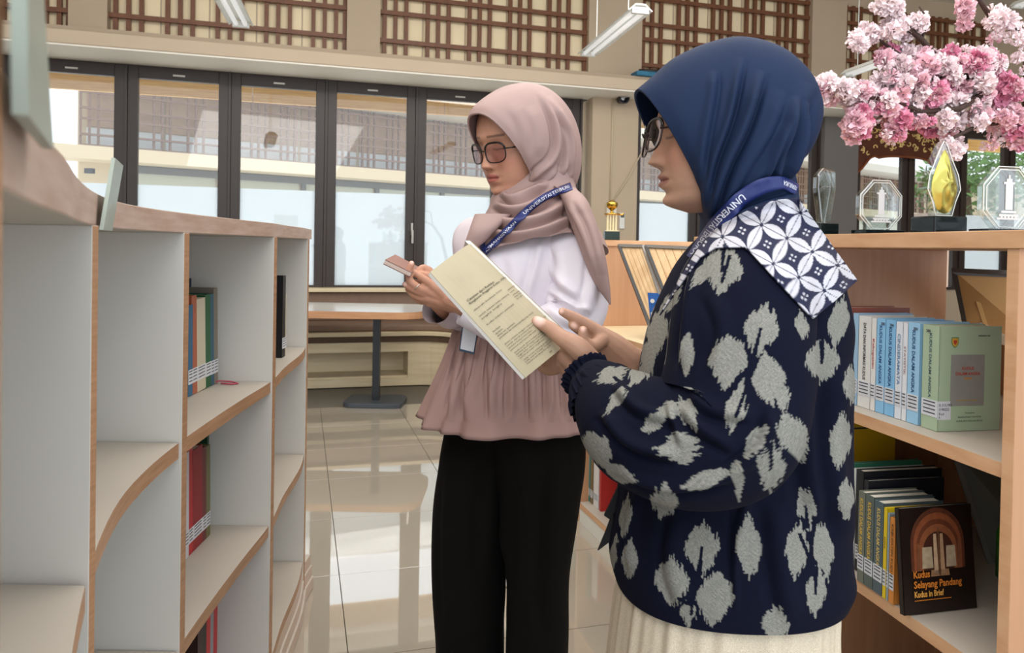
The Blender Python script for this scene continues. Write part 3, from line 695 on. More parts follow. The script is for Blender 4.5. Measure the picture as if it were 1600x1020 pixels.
t = thing('name_tag', 'blue tag with a white round logo standing beside the slatted boards', 'sign', P(1014, 520, 2.75))
m = MB(); m.prism([P(1018, 520, 2.75), P(1040, 520, 2.72), P(1033, 462, 2.74), P(1028, 458, 2.75), P(1012, 457, 2.77)], (0, .004, 0)); m.build('plate', mat('tag_blue', '2f62ab', .4), t)
m = MB(); c_ = P(1019, 470, 2.75); m.lathe(c_+Vector((0, -.004, 0)), [(0, 0), (.008, 0), (.008, .002), (0, .002)], 16, ax=(Vector((1, 0, 0)), ZU, Vector((0, -1, 0)))); m.prism([P(1017, 488, 2.745), P(1025, 488, 2.74), P(1026, 497, 2.74), P(1018, 497, 2.745)], (0, .002, 0)); m.build('logo', M_white, t)
# gold trophy cup
M_gold = mat('gold', 'c9a24a', .2, metal=1., var=.05)
tp = Vector((0, 0, ZT+.013)); b_ = P(955, 384, 3.62); b_.z = ZT+.027
t = thing('trophy', 'gold cup trophy on a dark base standing beside the pink scarf tip', 'trophy', b_)
m = MB(); m.box(b_+ZU*.022, (.036, .036, .022)); m.build('trophy_base', mat('dark_green_marble', '1a2a24', .2), t, bevel=.002)
m = MB(); m.box(b_+ZU*.046, (.032, .032, .003))
for i in range(4): m.tube([b_+Vector((-.02+.0135*i, 0, .046)), b_+Vector((-.02+.0135*i, 0, .125))], .0055, 8)
m.build('columns', mat('gold_column', 'e4d3a6', .25, metal=.6), t, smooth=False)
m = MB(); m.lathe(b_+ZU*.125, [(0, 0), (.036, 0), (.038, .006), (.01, .009), (.006, .02), (.012, .026), (.024, .036), (.029, .05), (.028, .06), (.021, .062), (.012, .07), (.0, .074)], 20); m.build('cup', M_gold, t, smooth=True)
m = MB(); m.tube([b_+Vector((.034, 0, .128)), b_+Vector((.05, 0, .126)), b_+Vector((.06, 0, .134))], .004, 8); m.build('ornament', M_gold, t, smooth=True)
# things on the pier: switch box, air conditioner remote, cable, spotlight
def pw(x, y, o=.18):
    s = s_of(x, o); p = W(s, 0, o); d = P(x, y, 1)-CAM; k = (p.y)/(d.y); q = CAM+d*k; return q, s
q1, s1 = pw(953, 330); t = thing('switch_box', 'cream cable box on the pier behind the gold trophy', 'box', q1)
m = MB(); wbox(m, s1-.06, s1+.055, q1.z-.05, q1.z+.09, .18, .215); m.build('box_body', mat('cream_plastic', 'd8cfbc', .4), t, bevel=.006)
m = MB(); wbox(m, s1-.02, s1+.02, q1.z-.01, q1.z+.03, .215, .222); m.build('rocker', M_white, t)
q1, s1 = pw(970, 345); t = thing('remote_control', 'white remote control in a holder on the pier right of the trophy', 'remote', q1)
m = MB(); wbox(m, s1-.03, s1+.03, q1.z-.085, q1.z+.085, .18, .2); m.build('remote_body', M_white, t, bevel=.008)
m = MB(); wbox(m, s1-.02, s1+.02, q1.z+.035, q1.z+.07, .2, .203); m.build('display', mat('lcd', '40443f', .3), t)
q1, s1 = pw(963, 156); t = thing('spotlight', 'small black swivel spotlight mounted high on the pier', 'lamp', q1)
m = MB(); wbox(m, s1-.035, s1+.035, q1.z+.06, q1.z+.1, .18, .26); m.tube([W(s1, q1.z+.07, .24), W(s1, q1.z+.02, .25)], .01, 8); m.build('bracket', M_black, t)
m = MB(); m.lathe(W(s1, q1.z, .2), [(0, 0), (.045, 0), (.062, .1), (.05, .1), (.03, .06), (0, .06)], 20, ax=(WE, ZU, WN)); m.build('lamp_head', M_black, t, smooth=False)
m = MB(); m.lathe(W(s1, q1.z, .265), [(0, 0), (.03, 0), (.02, .012), (0, .015)], 16, ax=(WE, ZU, WN)); m.build('reflector', mat('lamp_lens', 'd5d5d8', .15, .6), t, smooth=True)
q1, s1 = pw(952, 200); q2, s2 = pw(945, 330)
m = MB(); m.tube([W(s1, 2.86, .19), W(s1, 2.4, .19), W(s1-.01, 1.75, .19)], .008, 6); tag(m.build('conduit', mat('conduit', 'c7b69b', .5), smooth=True), 'thin cream cable conduit running down the pier', 'cable')
m = MB(); m.tube([W(s1+.02, 1.78, .2), W(s1+.2, 2.05, .2), W(s1+.42, 2.45, .19), W(s1+.6, 2.8, .15)], .006, 6); tag(m.build('cable', mat('conduit', 'c7b69b', .5), smooth=True), 'thin pale wire sagging diagonally from the cable box to the window head', 'cable')
# ---------------------------------------------------------------- table
tc_ = P(592, 480, 6.0); px_ = tc_.x
t = thing('table', 'white-topped table with wood edge on one black pedestal by the bench', 'table', (px_, 5.95, 0))
def rrect(cx, cy, hx_, hy_, r, n=6):
    o = []
    for (sx, sy, a0) in ((1, 1, 0), (-1, 1, 90), (-1, -1, 180), (1, -1, 270)):
        for i in range(n+1):
            a = math.radians(a0+90*i/n); o.append((cx+sx*(hx_-r)+r*math.cos(a), cy+sy*(hy_-r)+r*math.sin(a)))
    return o
xr = P(668, 490, 6.0).x; xl = xr-1.7
ol = rrect((xl+xr)/2, 6.02, (xr-xl)/2, .42, .2)
m = MB(); m.prism([(a, b, .712) for a, b in ol], (0, 0, .054), 0, 1); m.build('table_top', [mat('table_white', 'e8e8ea', .15), mat('orange_wood_edge', 'bd8e68', .45, wood='ae7e58', scale=3, stretch=(2, 2, 20))], t)
m = MB(); m.box((px_+.005, 5.9, .37), (.028, .028, .345)); m.build('pole', M_black, t)
m = MB(); m.prism([(a, b, 0.001) for a, b in rrect(px_, 5.92, .235, .19, .07)], (0, 0, .035)); m.build('base_plate', mat('base_metal', '3c4148', .35), t, bevel=.004)
# ---------------------------------------------------------------- built-in bench
t = thing('corner_bench', 'built-in pale wood bench with taupe cushions under the left windows', 'bench', W(0, 0, .4))
s_l, s_c = s_of(380, .6), s_of(652, .6)
def wpts(L): return L
m = MB(); m.add([], []); 
fo = .62
nic0, nic1 = s_of(400, fo), s_of(640, fo)
for (a, b, z0, z1) in ((s_l, nic1, .0, .07), (s_l, nic1, .31, .40), (nic1, s_c, 0, .40), (s_l, nic0, .07, .31)):
    m = MB(); wbox(m, a, b, z0, z1, fo-.02, fo); m.build('bench_front', M_pale, t)
m = MB(); wbox(m, s_l, nic1+.02, .07, .09, .3, fo-.02); m.build('niche_floor', M_pale, t)
m = MB(); wbox(m, s_l, nic1+.02, .07, .31, .28, .3); m.build('niche_back', M_pale, t)
m = MB(); wbox(m, nic1, nic1+.02, .07, .31, .3, fo-.02); m.build('niche_side', M_pale, t)
# rounded corner that comes forward at the right
arc = []
for i in range(9):
    a = math.pi/2*i/8; arc.append((s_c+.34*math.sin(a), fo+.34-.34*math.cos(a)))
arc += [(s_c+.34, fo+1.3)]
m = MB()
for (a, b), (c, d) in zip(arc, arc[1:]):
    m.hexa([W(a, 0, b), W(c, 0, d), W(c+.02, 0, d-.0), W(a+.02, 0, b-.02), W(a, .40, b), W(c, .40, d), W(c+.02, .40, d), W(a+.02, .40, b-.02)])
m.build('bench_front', M_pale, t)
seat = [(s_l, .16), (s_c+.9, .16), (s_c+.9, fo+1.3)] + [(a, b+.02) for a, b in arc[::-1]] + [(s_l, fo+.02)]
m = MB(); m.prism([W(a, .40, b) for a, b in seat], ZU*.055); m.build('void_shade_strip', mat('bench_void_shade', '54402f', .7), t)  # solid strip, shade of the open gap put into its dark brown
m = MB(); m.prism([W(a, .455, b+.02) for a, b in seat], ZU*.035); m.build('seat_board', M_pale, t, bevel=.006)
m = MB(); m.prism([W(a, .49, b-.06) for a, b in seat[:1]+seat[1:2]+[(s_c+.9, fo+1.2)]+seat[3:]], ZU*.06); m.build('seat_cushion', M_taupe, t, bevel=.015)
m = MB(); wbox(m, s_l, s_c+.9, .55, .82, .02, .14); m.build('back_cushion', M_taupe, t, bevel=.015)
m = MB(); wbox(m, s_l, s_c+1.0, .825, .86, .0, .2); m.build('back_cap', M_pale, t, bevel=.004)
# ---------------------------------------------------------------- ceiling lamps
M_lampw = mat('lamp_white', 'e3e3de', .35); M_tubeg = mat('fluorescent_tube', 'f0f0ec', .3, emit=((1, 1, 1), .35))
def fixture(label, x, y, d, L=1.2):
    a = P(x, y, d); dr = Vector((.205, -.979, 0)); b = a+dr*L; sx = Vector((.979, .205, 0))
    t = thing('ceiling_lamp', label, 'lamp', (a+b)/2, 'hanging fluorescent lamps')
    c = (a+b)/2
    m = MB(); pr = [(-.075, -.005), (-.03, .035), (.03, .035), (.075, -.005), (.068, -.008), (.028, .026), (-.028, .026), (-.068, -.008)]
    m.prism([a+sx*u+ZU*v for u, v in pr], dr*L); m.build('reflector_housing', M_lampw, t)
    for s in (-.028, .028):
        m = MB(); m.tube([a+sx*s+dr*.03-ZU*.004, b+sx*s-dr*.03-ZU*.004], .014, 10); m.build('tube', M_tubeg, t, smooth=True)
    m = MB(); 
    for e in (a+dr*.01, b-dr*.01): m = MB(); m.box(e-ZU*.004, (.05, .012, .018), (sx, dr, ZU)); m.build('end_cap', M_lampw, t)
    for f_ in (.2, .8):
        m = MB(); p = a+dr*L*f_; m.tube([p+ZU*.03, Vector((p.x, p.y, 4.4))], .003, 5); m.build('suspension_wire', M_lampw, t)
fixture('hanging fluorescent lamp at the top edge, left, before the second lattice', 377, 38, 4.6)
fixture('hanging fluorescent lamp above and between the two women', 918, 84, 5.2, 1.0)
fixture('hanging fluorescent lamp behind the pink blossoms at upper right', 1325, 116, 6.2, .6)
fixture('hanging lamp cut by the top right corner of the frame', 1588, 10, 6.5, 1.1)
q1 = W(s_of(1015, .4), 3.05, .4)
t = thing('folded_banner', 'blue folded banner lying on the ledge above the navy headscarf', 'banner', q1)
s1 = s_of(1003, .45)
m = MB(); wbox(m, s1-.1, s1+.35, 3.05, 3.10, .3, .46); m.build('cloth', mat('banner_blue', '2f6d8c', .6, var=.2, scale=20), t, bevel=.01)
m = MB(); m.tube([W(s1-.05, 3.11, .4), W(s1+.2, 3.12, .42), W(s1+.35, 3.16, .38)], .02, 8); m.build('roll', M_black, t, smooth=True)
# ---------------------------------------------------------------- people: tools
from mathutils.bvhtree import BVHTree
def fast_mesh(name, G, mats, parent, closed=False, cols=None, cap=False, flip=False):
    r, c, _ = G.shape; V = G.reshape(-1, 3); cc = c if closed else c-1
    i, j = np.meshgrid(np.arange(r-1), np.arange(cc), indexing='ij'); i = i.ravel(); j = j.ravel(); j2 = (j+1) % c
    F = np.stack([i*c+j, i*c+j2, (i+1)*c+j2, (i+1)*c+j], 1)
    if flip: F = F[:, ::-1]
    me = bpy.data.meshes.new(name); me.vertices.add(len(V)); me.vertices.foreach_set('co', V.astype(np.float32).ravel())
    me.loops.add(F.size); me.loops.foreach_set('vertex_index', F.astype(np.int32).ravel())
    me.polygons.add(len(F)); me.polygons.foreach_set('loop_start', (np.arange(len(F))*4).astype(np.int32)); me.polygons.foreach_set('loop_total', np.full(len(F), 4, np.int32))
    me.polygons.foreach_set('use_smooth', np.ones(len(F), bool))
    me.update(calc_edges=True)
    if cols is not None:
        a = me.color_attributes.new('Col', 'FLOAT_COLOR', 'POINT'); a.data.foreach_set('color', np.concatenate([cols.reshape(-1, 3), np.ones((len(V), 1))], 1).astype(np.float32).ravel())
    for m in (mats if isinstance(mats, (list, tuple)) else [mats]): me.materials.append(m)
    return link(name, me, parent)
def normals(G, closed=True):
    if closed: du = np.roll(G, -1, 1)-np.roll(G, 1, 1)
    else: du = np.gradient(G, axis=1)
    dv = np.gradient(G, axis=0); n = np.cross(du, dv); n /= (np.linalg.norm(n, axis=2, keepdims=True)+1e-12)
    return n
def outward(G, n):
    c = G.mean(axis=1, keepdims=True); s = np.sign((n*(G-c)).sum(axis=2).mean()); return n*s
def fold(G, lines, closed=True, near=True, out=None, dcut=None):
    """lines: (polyline px, amplitude m, width px); pushes the cloth out along each line"""
    n = outward(G, normals(G, closed)) if out is None else out
    x, y, d = proj(G.reshape(-1, 3)); x = x.reshape(G.shape[:2]); y = y.reshape(G.shape[:2]); d = d.reshape(G.shape[:2])
    mask = (n @ np.array(_f)) < .05 if near else np.ones(d.shape, bool)
    mask = mask.astype(float)
    D = np.zeros(d.shape)
    for pts, amp, wd in lines:
        K = len(pts); tt = np.linspace(0, 1, K); q = crv([(t, *p) for t, p in zip(tt, pts)], np.linspace(0, 1, 40))
        best = np.full(d.shape, 1e9); side = np.zeros(d.shape); tpos = np.zeros(d.shape)
        for k in range(39):
            a, b = q[k], q[k+1]; ab = b-a; L2 = (ab**2).sum()+1e-9
            t = np.clip(((x-a[0])*ab[0]+(y-a[1])*ab[1])/L2, 0, 1)
            dx = x-a[0]-t*ab[0]; dy = y-a[1]-t*ab[1]; dd = np.hypot(dx, dy)
            m = dd < best; best = np.where(m, dd, best); side = np.where(m, np.sign(ab[0]*dy-ab[1]*dx), side); tpos = np.where(m, (k+t)/39, tpos)
        taper = np.clip(np.sin(np.pi*np.clip(tpos, 0, 1))*1.7, .0, 1)
        s = best*side/wd
        prof = np.exp(-s**2) - .8*np.exp(-((s-1.25)/.55)**2)
        D += amp*prof*taper
    return G + n*(D*mask)[..., None]
def wrinkle(G, amp, seed, f=(30, 90), k=10, closed=True, stretch=(1, 1, .4)):
    r_ = np.random.RandomState(seed); n = outward(G, normals(G, closed)); D = np.zeros(G.shape[:2])
    for _ in range(k):
        v = r_.randn(3)*np.array(stretch); v /= np.linalg.norm(v); fr = r_.uniform(*f)
        D += np.sin((G @ v)*fr + r_.uniform(0, 6.28) + 1.5*np.sin((G @ r_.randn(3))*9))
    return G + n*(D*amp/math.sqrt(k))[..., None]
def loft(rows, nr, nc, e=.85, tilt=None, yb=None):
    """rows: (y, xL, xR, depth, half thickness)"""
    rows = sorted(rows); y0, y1 = rows[0][0], rows[-1][0]
    ps = np.linspace(0, 2*np.pi, nc, endpoint=False)+np.pi/2
    tt = np.linspace(0, 1, nr)
    if yb is None: ys = (y0+(y1-y0)*tt)[:, None]*np.ones((1, nc))
    else:
        ybv = np.array([yb(a) for a in ps]); ys = y0+(ybv[None, :]-y0)*tt[:, None]
    K = crv(rows, ys.ravel()).reshape(nr, nc, 4)
    xL, xR, d, t = K[..., 0], K[..., 1], K[..., 2], K[..., 3]
    co, si = np.cos(ps)[None, :], np.sin(ps)[None, :]
    co = np.sign(co)*np.abs(co)**e; si = np.sign(si)*np.abs(si)**e
    R, U, Fv = np.array(_r), np.array(_u), np.array((0, 1, 0))
    xm = (xL+xR)/2; xh = (xR-xL)/2
    u = (xm-CX)/FPX*d + xh/FPX*d*co; v = (CY-ys)/FPX*d
    G = np.array(CAM) + d[..., None]*np.array(_f) + u[..., None]*R + v[..., None]*U + (t*si)[..., None]*Fv
    return G
def path_tube(keys, nr, nc, squash=1., ref=(0, 1, 0)):
    """keys: (x, y, depth, radius) -> tube grid"""
    pts = np.array([list(P(k[0], k[1], k[2]))+[k[3]] for k in keys]); seg = np.r_[0, np.cumsum(np.linalg.norm(np.diff(pts[:, :3], axis=0), axis=1))]; seg /= seg[-1]
    K = crv([(s, *p) for s, p in zip(seg, pts)], np.linspace(0, 1, nr)); Q = K[:, :3]; Rr = K[:, 3]
    T = np.gradient(Q, axis=0); T /= np.linalg.norm(T, axis=1, keepdims=True)
    a = np.array(ref, float); A = []; Bv = []
    for t in T:
        a = a-t*a.dot(t); a /= np.linalg.norm(a); A.append(a); Bv.append(np.cross(t, a))
    A = np.array(A); Bv = np.array(Bv); ps = np.linspace(0, 2*np.pi, nc, endpoint=False)
    return Q[:, None] + Rr[:, None, None]*(np.cos(ps)[None, :, None]*A[:, None]*squash + np.sin(ps)[None, :, None]*Bv[:, None])
def cap_loops(mb, G):
    v, f = grid_mesh(G, True); n = G.shape[1]; r = G.shape[0]
    mb.add([tuple(p) for p in v], f + [tuple(range(n))[::-1], tuple(range((r-1)*n, r*n))])
HROWS = [(.118, .004, .0, -.02), (.110, .036, .03, -.052), (.095, .055, .056, -.076), (.07, .068, .076, -.092), (.04, .0735, .087, -.098), (.01, .074, .088, -.098),
         (-.02, .072, .086, -.09), (-.05, .066, .087, -.072), (-.08, .052, .084, -.045), (-.10, .036, .077, -.02), (-.113, .012, .05, .0)]
def head_grid(nr=120, nc=140):
    z = np.linspace(.118, -.113, nr); K = crv([(-a, b, c, d) for a, b, c, d in HROWS], -z)
    ph = np.linspace(0, 2*np.pi, nc, endpoint=False); s, c = np.sin(ph)[None], np.cos(ph)[None]
    w, f, b = K[:, 0:1], K[:, 1:2], K[:, 2:3]; mid = (f+b)*.35
    X = w*np.sign(s)*np.abs(s)**.92; Y = np.where(c > 0, mid+(f-mid)*np.abs(c)**.8, mid-(mid-b)*np.abs(c)); Z = z[:, None]*np.ones_like(X)
    fr = np.clip(c*1.6, 0, 1)
    g = lambda x0, z0, sx, sz: np.exp(-((np.abs(X)-x0)/sx)**2-((Z-z0)/sz)**2)
    g0 = lambda z0, sx, sz: np.exp(-(X/sx)**2-((Z-z0)/sz)**2)
    nt = np.clip((.014-Z)/.050, 0, 1); nose = np.where(Z > -.037, nt**1.2*.022, .022*np.exp(-((Z+.037)/.0055)**2)); sw = .0065+.0055*nt
    D = nose*np.exp(-(X/sw)**2) + .008*g(.0125, -.0385, .0055, .0065)
    D += -.011*g(.031, .003, .016, .011) + .0065*g(.031, .000, .012, .008) + .004*g0(.024, .05, .010)
    D +=   .0085*g0(-.0575, .016, .0052) + .0092*g0(-.0695, .0145, .0062) - .006*g0(-.0632, .021, .0016)
    D += .008*g0(-.097, .018, .012) - .003*g0(-.082, .02, .005) + .005*g(.043, -.028, .02, .022) - .0025*g0(-.048, .004, .004)
    return np.stack([X, Y+D*fr, Z], -1)
class Head:
    def __init__(s, c, yaw, pitch, rollh=0., sc=1.):
        """yaw: 0 looks at the camera, 90 looks to the left of the picture"""
        a = math.radians(yaw); p = math.radians(pitch)
        f = Vector((-math.sin(a)*math.cos(p), -math.cos(a)*math.cos(p), -math.sin(p)))
        x = f.cross(Vector((0, 0, 1))).normalized(); u = x.cross(f)
        R = Matrix.Rotation(math.radians(rollh), 3, f); s.x, s.f, s.u = R@x, f, R@u; s.c = Vector(c); s.sc = sc
    def w(s, x, y, z): return s.c + (s.x*x + s.f*y + s.u*z)*s.sc
    def arr(s, G):
        M = np.array([list(s.x), list(s.f), list(s.u)])*s.sc; return np.array(s.c)+G@M
    def loc(s, V):
        M = np.array([list(s.x), list(s.f), list(s.u)]); return (V-np.array(s.c))@M.T/s.sc
def chain(mb, pts, rad, n=12, fine=5):
    """a finger or limb: rounded tube through joints (x, y, depth)"""
    p = np.array([list(P(*q)) if len(q) == 3 else list(q) for q in pts]); k = len(p)
    t = np.r_[0, np.cumsum(np.linalg.norm(np.diff(p, axis=0), axis=1))]
    K = crv([(a, *b, c) for a, b, c in zip(t, p, rad)], np.linspace(0, t[-1], (k-1)*fine+1))
    Q = [Vector(q[:3]) for q in K]; R = [q[3] for q in K]
    # rounded ends
    d0 = (Q[0]-Q[1]).normalized(); d1 = (Q[-1]-Q[-2]).normalized()
    Q = [Q[0]+d0*R[0]*.95, Q[0]+d0*R[0]*.75, Q[0]+d0*R[0]*.4] + Q + [Q[-1]+d1*R[-1]*.4, Q[-1]+d1*R[-1]*.75, Q[-1]+d1*R[-1]*.95]
    R = [R[0]*.25, R[0]*.66, R[0]*.92] + R + [R[-1]*.92, R[-1]*.66, R[-1]*.25]
    mb.tube(Q, R, n)
def ball(mb, c, r, ax=(1, 1, 1), n=14):
    c = Vector(c); pr = [(math.sin(math.pi*i/n)*r+1e-5, -math.cos(math.pi*i/n)*r) for i in range(n+1)]
    mb.lathe(c, [(a, b) for a, b in pr], 18, ax=(Vector((ax[0], 0, 0)), Vector((0, ax[1], 0)), Vector((0, 0, ax[2]))))
def remesh(mb, name, vox, colfn, material, parent, smooth=2):
    me = bpy.data.meshes.new('tmp'); me.from_pydata(mb.v, [], mb.f); o = bpy.data.objects.new('tmp', me); C.objects.link(o)
    m = o.modifiers.new('r', 'REMESH'); m.mode = 'VOXEL'; m.voxel_size = vox; m.use_smooth_shade = True
    if smooth: m = o.modifiers.new('s', 'SMOOTH'); m.factor = .5; m.iterations = smooth
    dg = bpy.context.evaluated_depsgraph_get(); dg.update(); me2 = bpy.data.meshes.new_from_object(o.evaluated_get(dg))
    bpy.data.objects.remove(o); bpy.data.meshes.remove(me); me2.name = name
    n = len(me2.vertices); V = np.empty(n*3, np.float32); me2.vertices.foreach_get('co', V); V = V.reshape(-1, 3).astype(float)
    a = me2.color_attributes.new('Col', 'FLOAT_COLOR', 'POINT'); c = colfn(V); a.data.foreach_set('color', np.concatenate([c, np.ones((n, 1))], 1).astype(np.float32).ravel())
    me2.materials.append(material); return link(name, me2, parent)
M_skin = mat('skin', 'c08a6c', .5, attr='Col', var=.05, scale=60, spec=.35)
M_skin.node_tree.nodes['Principled BSDF'].inputs['Subsurface Weight'].default_value = .12
M_skin.node_tree.nodes['Principled BSDF'].inputs['Subsurface Radius'].default_value = (.012, .005, .003)
def skin_cols(V, H, base, lip, nails, brow='3a2a24'):
    c = np.tile(np.array(hx(base)), (len(V), 1)); L = H.loc(V); x, y, z = L.T; ax = np.abs(x)
    fr = (y > .045)
    def mix(m, h, a=1.): 
        m = np.clip(m, 0, 1)[:, None]*a; c[:] = c*(1-m)+np.array(hx(h))*m
    mix(fr*np.clip(1.4*np.exp(-((ax-.04)/.02)**2-((z+.03)/.02)**2), 0, 1), 'b9705a', .25)
    e = (x/.0225)**2+((z+.0632)/.0090)**2; mix(fr*np.clip((1.1-e)*3, 0, 1), lip, .75)
    mix(fr*(np.abs(z+.0632) < .0011)*(ax < .021), '5c2a24', .8)
    bz = .0245-.10*(ax-.03)**2/.01*.1; mix(fr*np.clip(1-((z-bz)/.0035)**2, 0, 1)*(ax > .012)*(ax < .05), brow, .75)
    mix(fr*np.clip(1-((z+.0045-6*(ax-.031)**2)/.0016)**2, 0, 1)*(ax > .018)*(ax < .045), '241a18', .9)
    mix(fr*np.exp(-((ax-.0085)/.003)**2-((z+.0445)/.0018)**2)*1.3, '5a3026', .8)
    for (px_, py_, dd, r) in nails:
        q = np.array(P(px_, py_, dd)); m = np.clip(1.6-np.linalg.norm(V-q, axis=1)/r, 0, 1); mix(m, 'ecc4b8', .9)
    return c
# hood in profile units (metres; forward a, up b, half width)
HOOD = [(.125, .046, .022, -.132, .066), (.104, .064, .014, -.142, .080), (.072, .092, .0, -.146, .090), (.024, .114, -.014, -.142, .098), (-.022, .122, -.032, -.128, .103), (-.074, .109, -.058, -.115, .098), (-.115, .078, -.078, -.100, .083), (-.138, .040, -.092, -.086, .062), (-.142, .003, -.106, -.072, .036), (-.134, -.030, -.124, -.046, .008)]
def hood_grid(H, prof, nr, nc, sx=1.):
    K = crv([(i, *p) for i, p in enumerate(prof)], np.linspace(0, len(prof)-1, nr)); ps = np.linspace(0, 2*np.pi, nc, endpoint=False)
    G = np.zeros((nr, nc, 3))
    for i, (a0, b0, a1, b1, w_) in enumerate(K):
        c = np.cos(ps); s = np.sin(ps); t = (c+1)/2
        G[i, :, 0] = w_*sx*np.sign(s)*np.abs(s)**.8; G[i, :, 1] = a1+(a0-a1)*t; G[i, :, 2] = b1+(b0-b1)*t
    return G
def rim_roll(G, r=.003):
    """doubles the first ring back inside so that the edge has thickness"""
    c = G[0].mean(axis=0); inn = G[0]+(c-G[0])*.035; inn2 = G[3]+(c-G[3])*.05
    return np.concatenate([inn2[None], inn[None], G], 0)
def bvh_of(objs):
    V = []; Fc = []
    for o in objs:
        me = o.data; k = len(V); V += [v.co.copy() for v in me.vertices]; Fc += [tuple(i+k for i in p.vertices) for p in me.polygons]
    return BVHTree.FromPolygons(V, Fc)
def drape(bvh, X, Y, fallback, off=.004, sm=2):
    """grid of picture points laid over the cloth below"""
    D = np.full(X.shape, np.nan)
    for i in np.ndindex(X.shape):
        q = P(X[i], Y[i], 1.)-CAM; hit = bvh.ray_cast(CAM, q.normalized(), 3.)
        if hit[0] is not None: D[i] = (hit[0]-CAM).dot(_f)
    m = np.isnan(D); D[m] = fallback if np.isscalar(fallback) else fallback[m]
    base = D.copy()
    for _ in range(sm):
        Q = D.copy()
        Q[1:-1] = (D[:-2]+D[2:]+2*D[1:-1])/4; Q2 = Q.copy(); Q2[:, 1:-1] = (Q[:, :-2]+Q[:, 2:]+2*Q[:, 1:-1])/4; D = np.minimum(Q2, base)
    D = D-off
    G = np.zeros(X.shape+(3,))
    for i in np.ndindex(X.shape): G[i] = P(X[i], Y[i], D[i])
    return G
def thicken(G, n, t):
    """closed shell: front grid, back grid as one loop of columns"""
    return np.concatenate([G, (G+n*t)[:, ::-1]], 1)
def ribbon(bvh, pts, wpx, nl, parent, name, m, off=.004, sm=6, fallback=1., nw=5):
    """strap along picture points laid over the cloth; returns mapping function for lettering"""
    seg = np.r_[0, np.cumsum(np.hypot(*np.diff(np.array(pts)[:, :2], axis=0).T))]
    wq = [p[2] if len(p) > 2 else wpx for p in pts]
    K = crv([(s, p[0], p[1], w_) for s, p, w_ in zip(seg, pts, wq)], np.linspace(0, seg[-1], nl)); Q = K[:, :2]; T = np.gradient(Q, axis=0); T /= np.linalg.norm(T, axis=1, keepdims=True); Nn = np.stack([-T[:, 1], T[:, 0]], 1)
    u = np.linspace(-.5, .5, nw); X = Q[:, 0:1]+Nn[:, 0:1]*u*K[:, 2:3]; Y = Q[:, 1:2]+Nn[:, 1:2]*u*K[:, 2:3]
    G = drape(bvh, X, Y, fallback, off, sm); n = normals(G, False); cd = np.array(CAM)-G; n *= np.sign((n*cd).sum(-1, keepdims=True))
    fast_mesh(name, thicken(G, n, -.0012), m, parent, closed=True)
    return G, n
def ribbon_text(G, n, txt, size_frac, t0, t1, v0, m, parent, flipv=1, name='strap_lettering', bold=.0):
    v, f = glyphs(txt, 1., bold); v = v.copy(); v[:, 0] -= v[:, 0].min(); v[:, 0] /= v[:, 0].max()
    L = np.r_[0, np.cumsum(np.linalg.norm(np.diff(G[:, G.shape[1]//2], axis=0), axis=1))]; L /= L[-1]
    s = t0+(t1-t0)*v[:, 0]; q = v0+flipv*v[:, 1]*size_frac; nw = G.shape[1]
    fi = np.clip(np.interp(s, L, np.arange(len(L))), 0, len(L)-1.001); gj = np.clip(q, 0, 1)*(nw-1.001)
    i = fi.astype(int); a = (fi-i)[:, None]; j = gj.astype(int); b = (gj-j)[:, None]
    pt = (G[i, j]*(1-b)+G[i, j+1]*b)*(1-a)+(G[i+1, j]*(1-b)+G[i+1, j+1]*b)*a; nn = n[i, j]
    mb = MB(); mb.add([tuple(p) for p in (pt+nn*.0009)], f); return mb.build(name, m, parent)
M_strap = mat('lanyard_blue', '1f2c66', .45, weave=1500); M_stxt = mat('lanyard_print', 'd6d9e6', .5)
def glasses(H, parent, tint, wire, rw=.0235, rh=.021, r=.0017, y0=.097, z0=.0, top=None, tilt=0.):
    t = thing('glasses', None, None); bpy.data.objects.remove(t)
    m = MB(); g = MB(); n = 28
    for s in (-1, 1):
        pts = []
        for i in range(n):
            a = 2*math.pi*i/n; ca, sa = math.cos(a), math.sin(a)
            ex = rw*math.copysign(abs(ca)**.7, ca); ez = rh*math.copysign(abs(sa)**.7, sa)*(1.0 if sa > 0 else 1.05)
            x = s*.0325+ex; pts.append(H.w(x, y0-abs(x)**2*4.2+ez*tilt, z0+ez))
        lens = pts
        mm = MB(); mm.tube(pts+[pts[0], pts[1]], r, 8, cap=False); rim = mm.build('lens_rim', wire, parent, smooth=True)
        if top: mm = MB(); mm.tube(pts[1:n//2], r*1.6, 8); mm.build('brow_bar', top, parent, smooth=True)
        c = sum(pts, Vector())/n; g = MB(); g.add([c+(H.f*.0015)]+[p+(c-p)*.04 for p in pts], [(0, i+1, (i+1) % n+1) for i in range(n)]); g.build('lens', tint, rim, smooth=True)
        e = H.w(s*.0555, y0-.0555**2*4.2+.001, z0+.006); m = MB(); m.tube([e, H.w(s*.067, y0-.03, z0+.005), H.w(s*.074, .04, z0+.003), H.w(s*.077, .0, z0+.004)], r*1.1, 8); m.build('temple', wire, parent, smooth=True)
    m = MB(); m.tube([H.w(-.0105, y0+.001, z0+.003), H.w(0, y0+.004, z0+.006), H.w(.0105, y0+.001, z0+.003)], r, 8); m.build('nose_bridge', wire, parent, smooth=True)
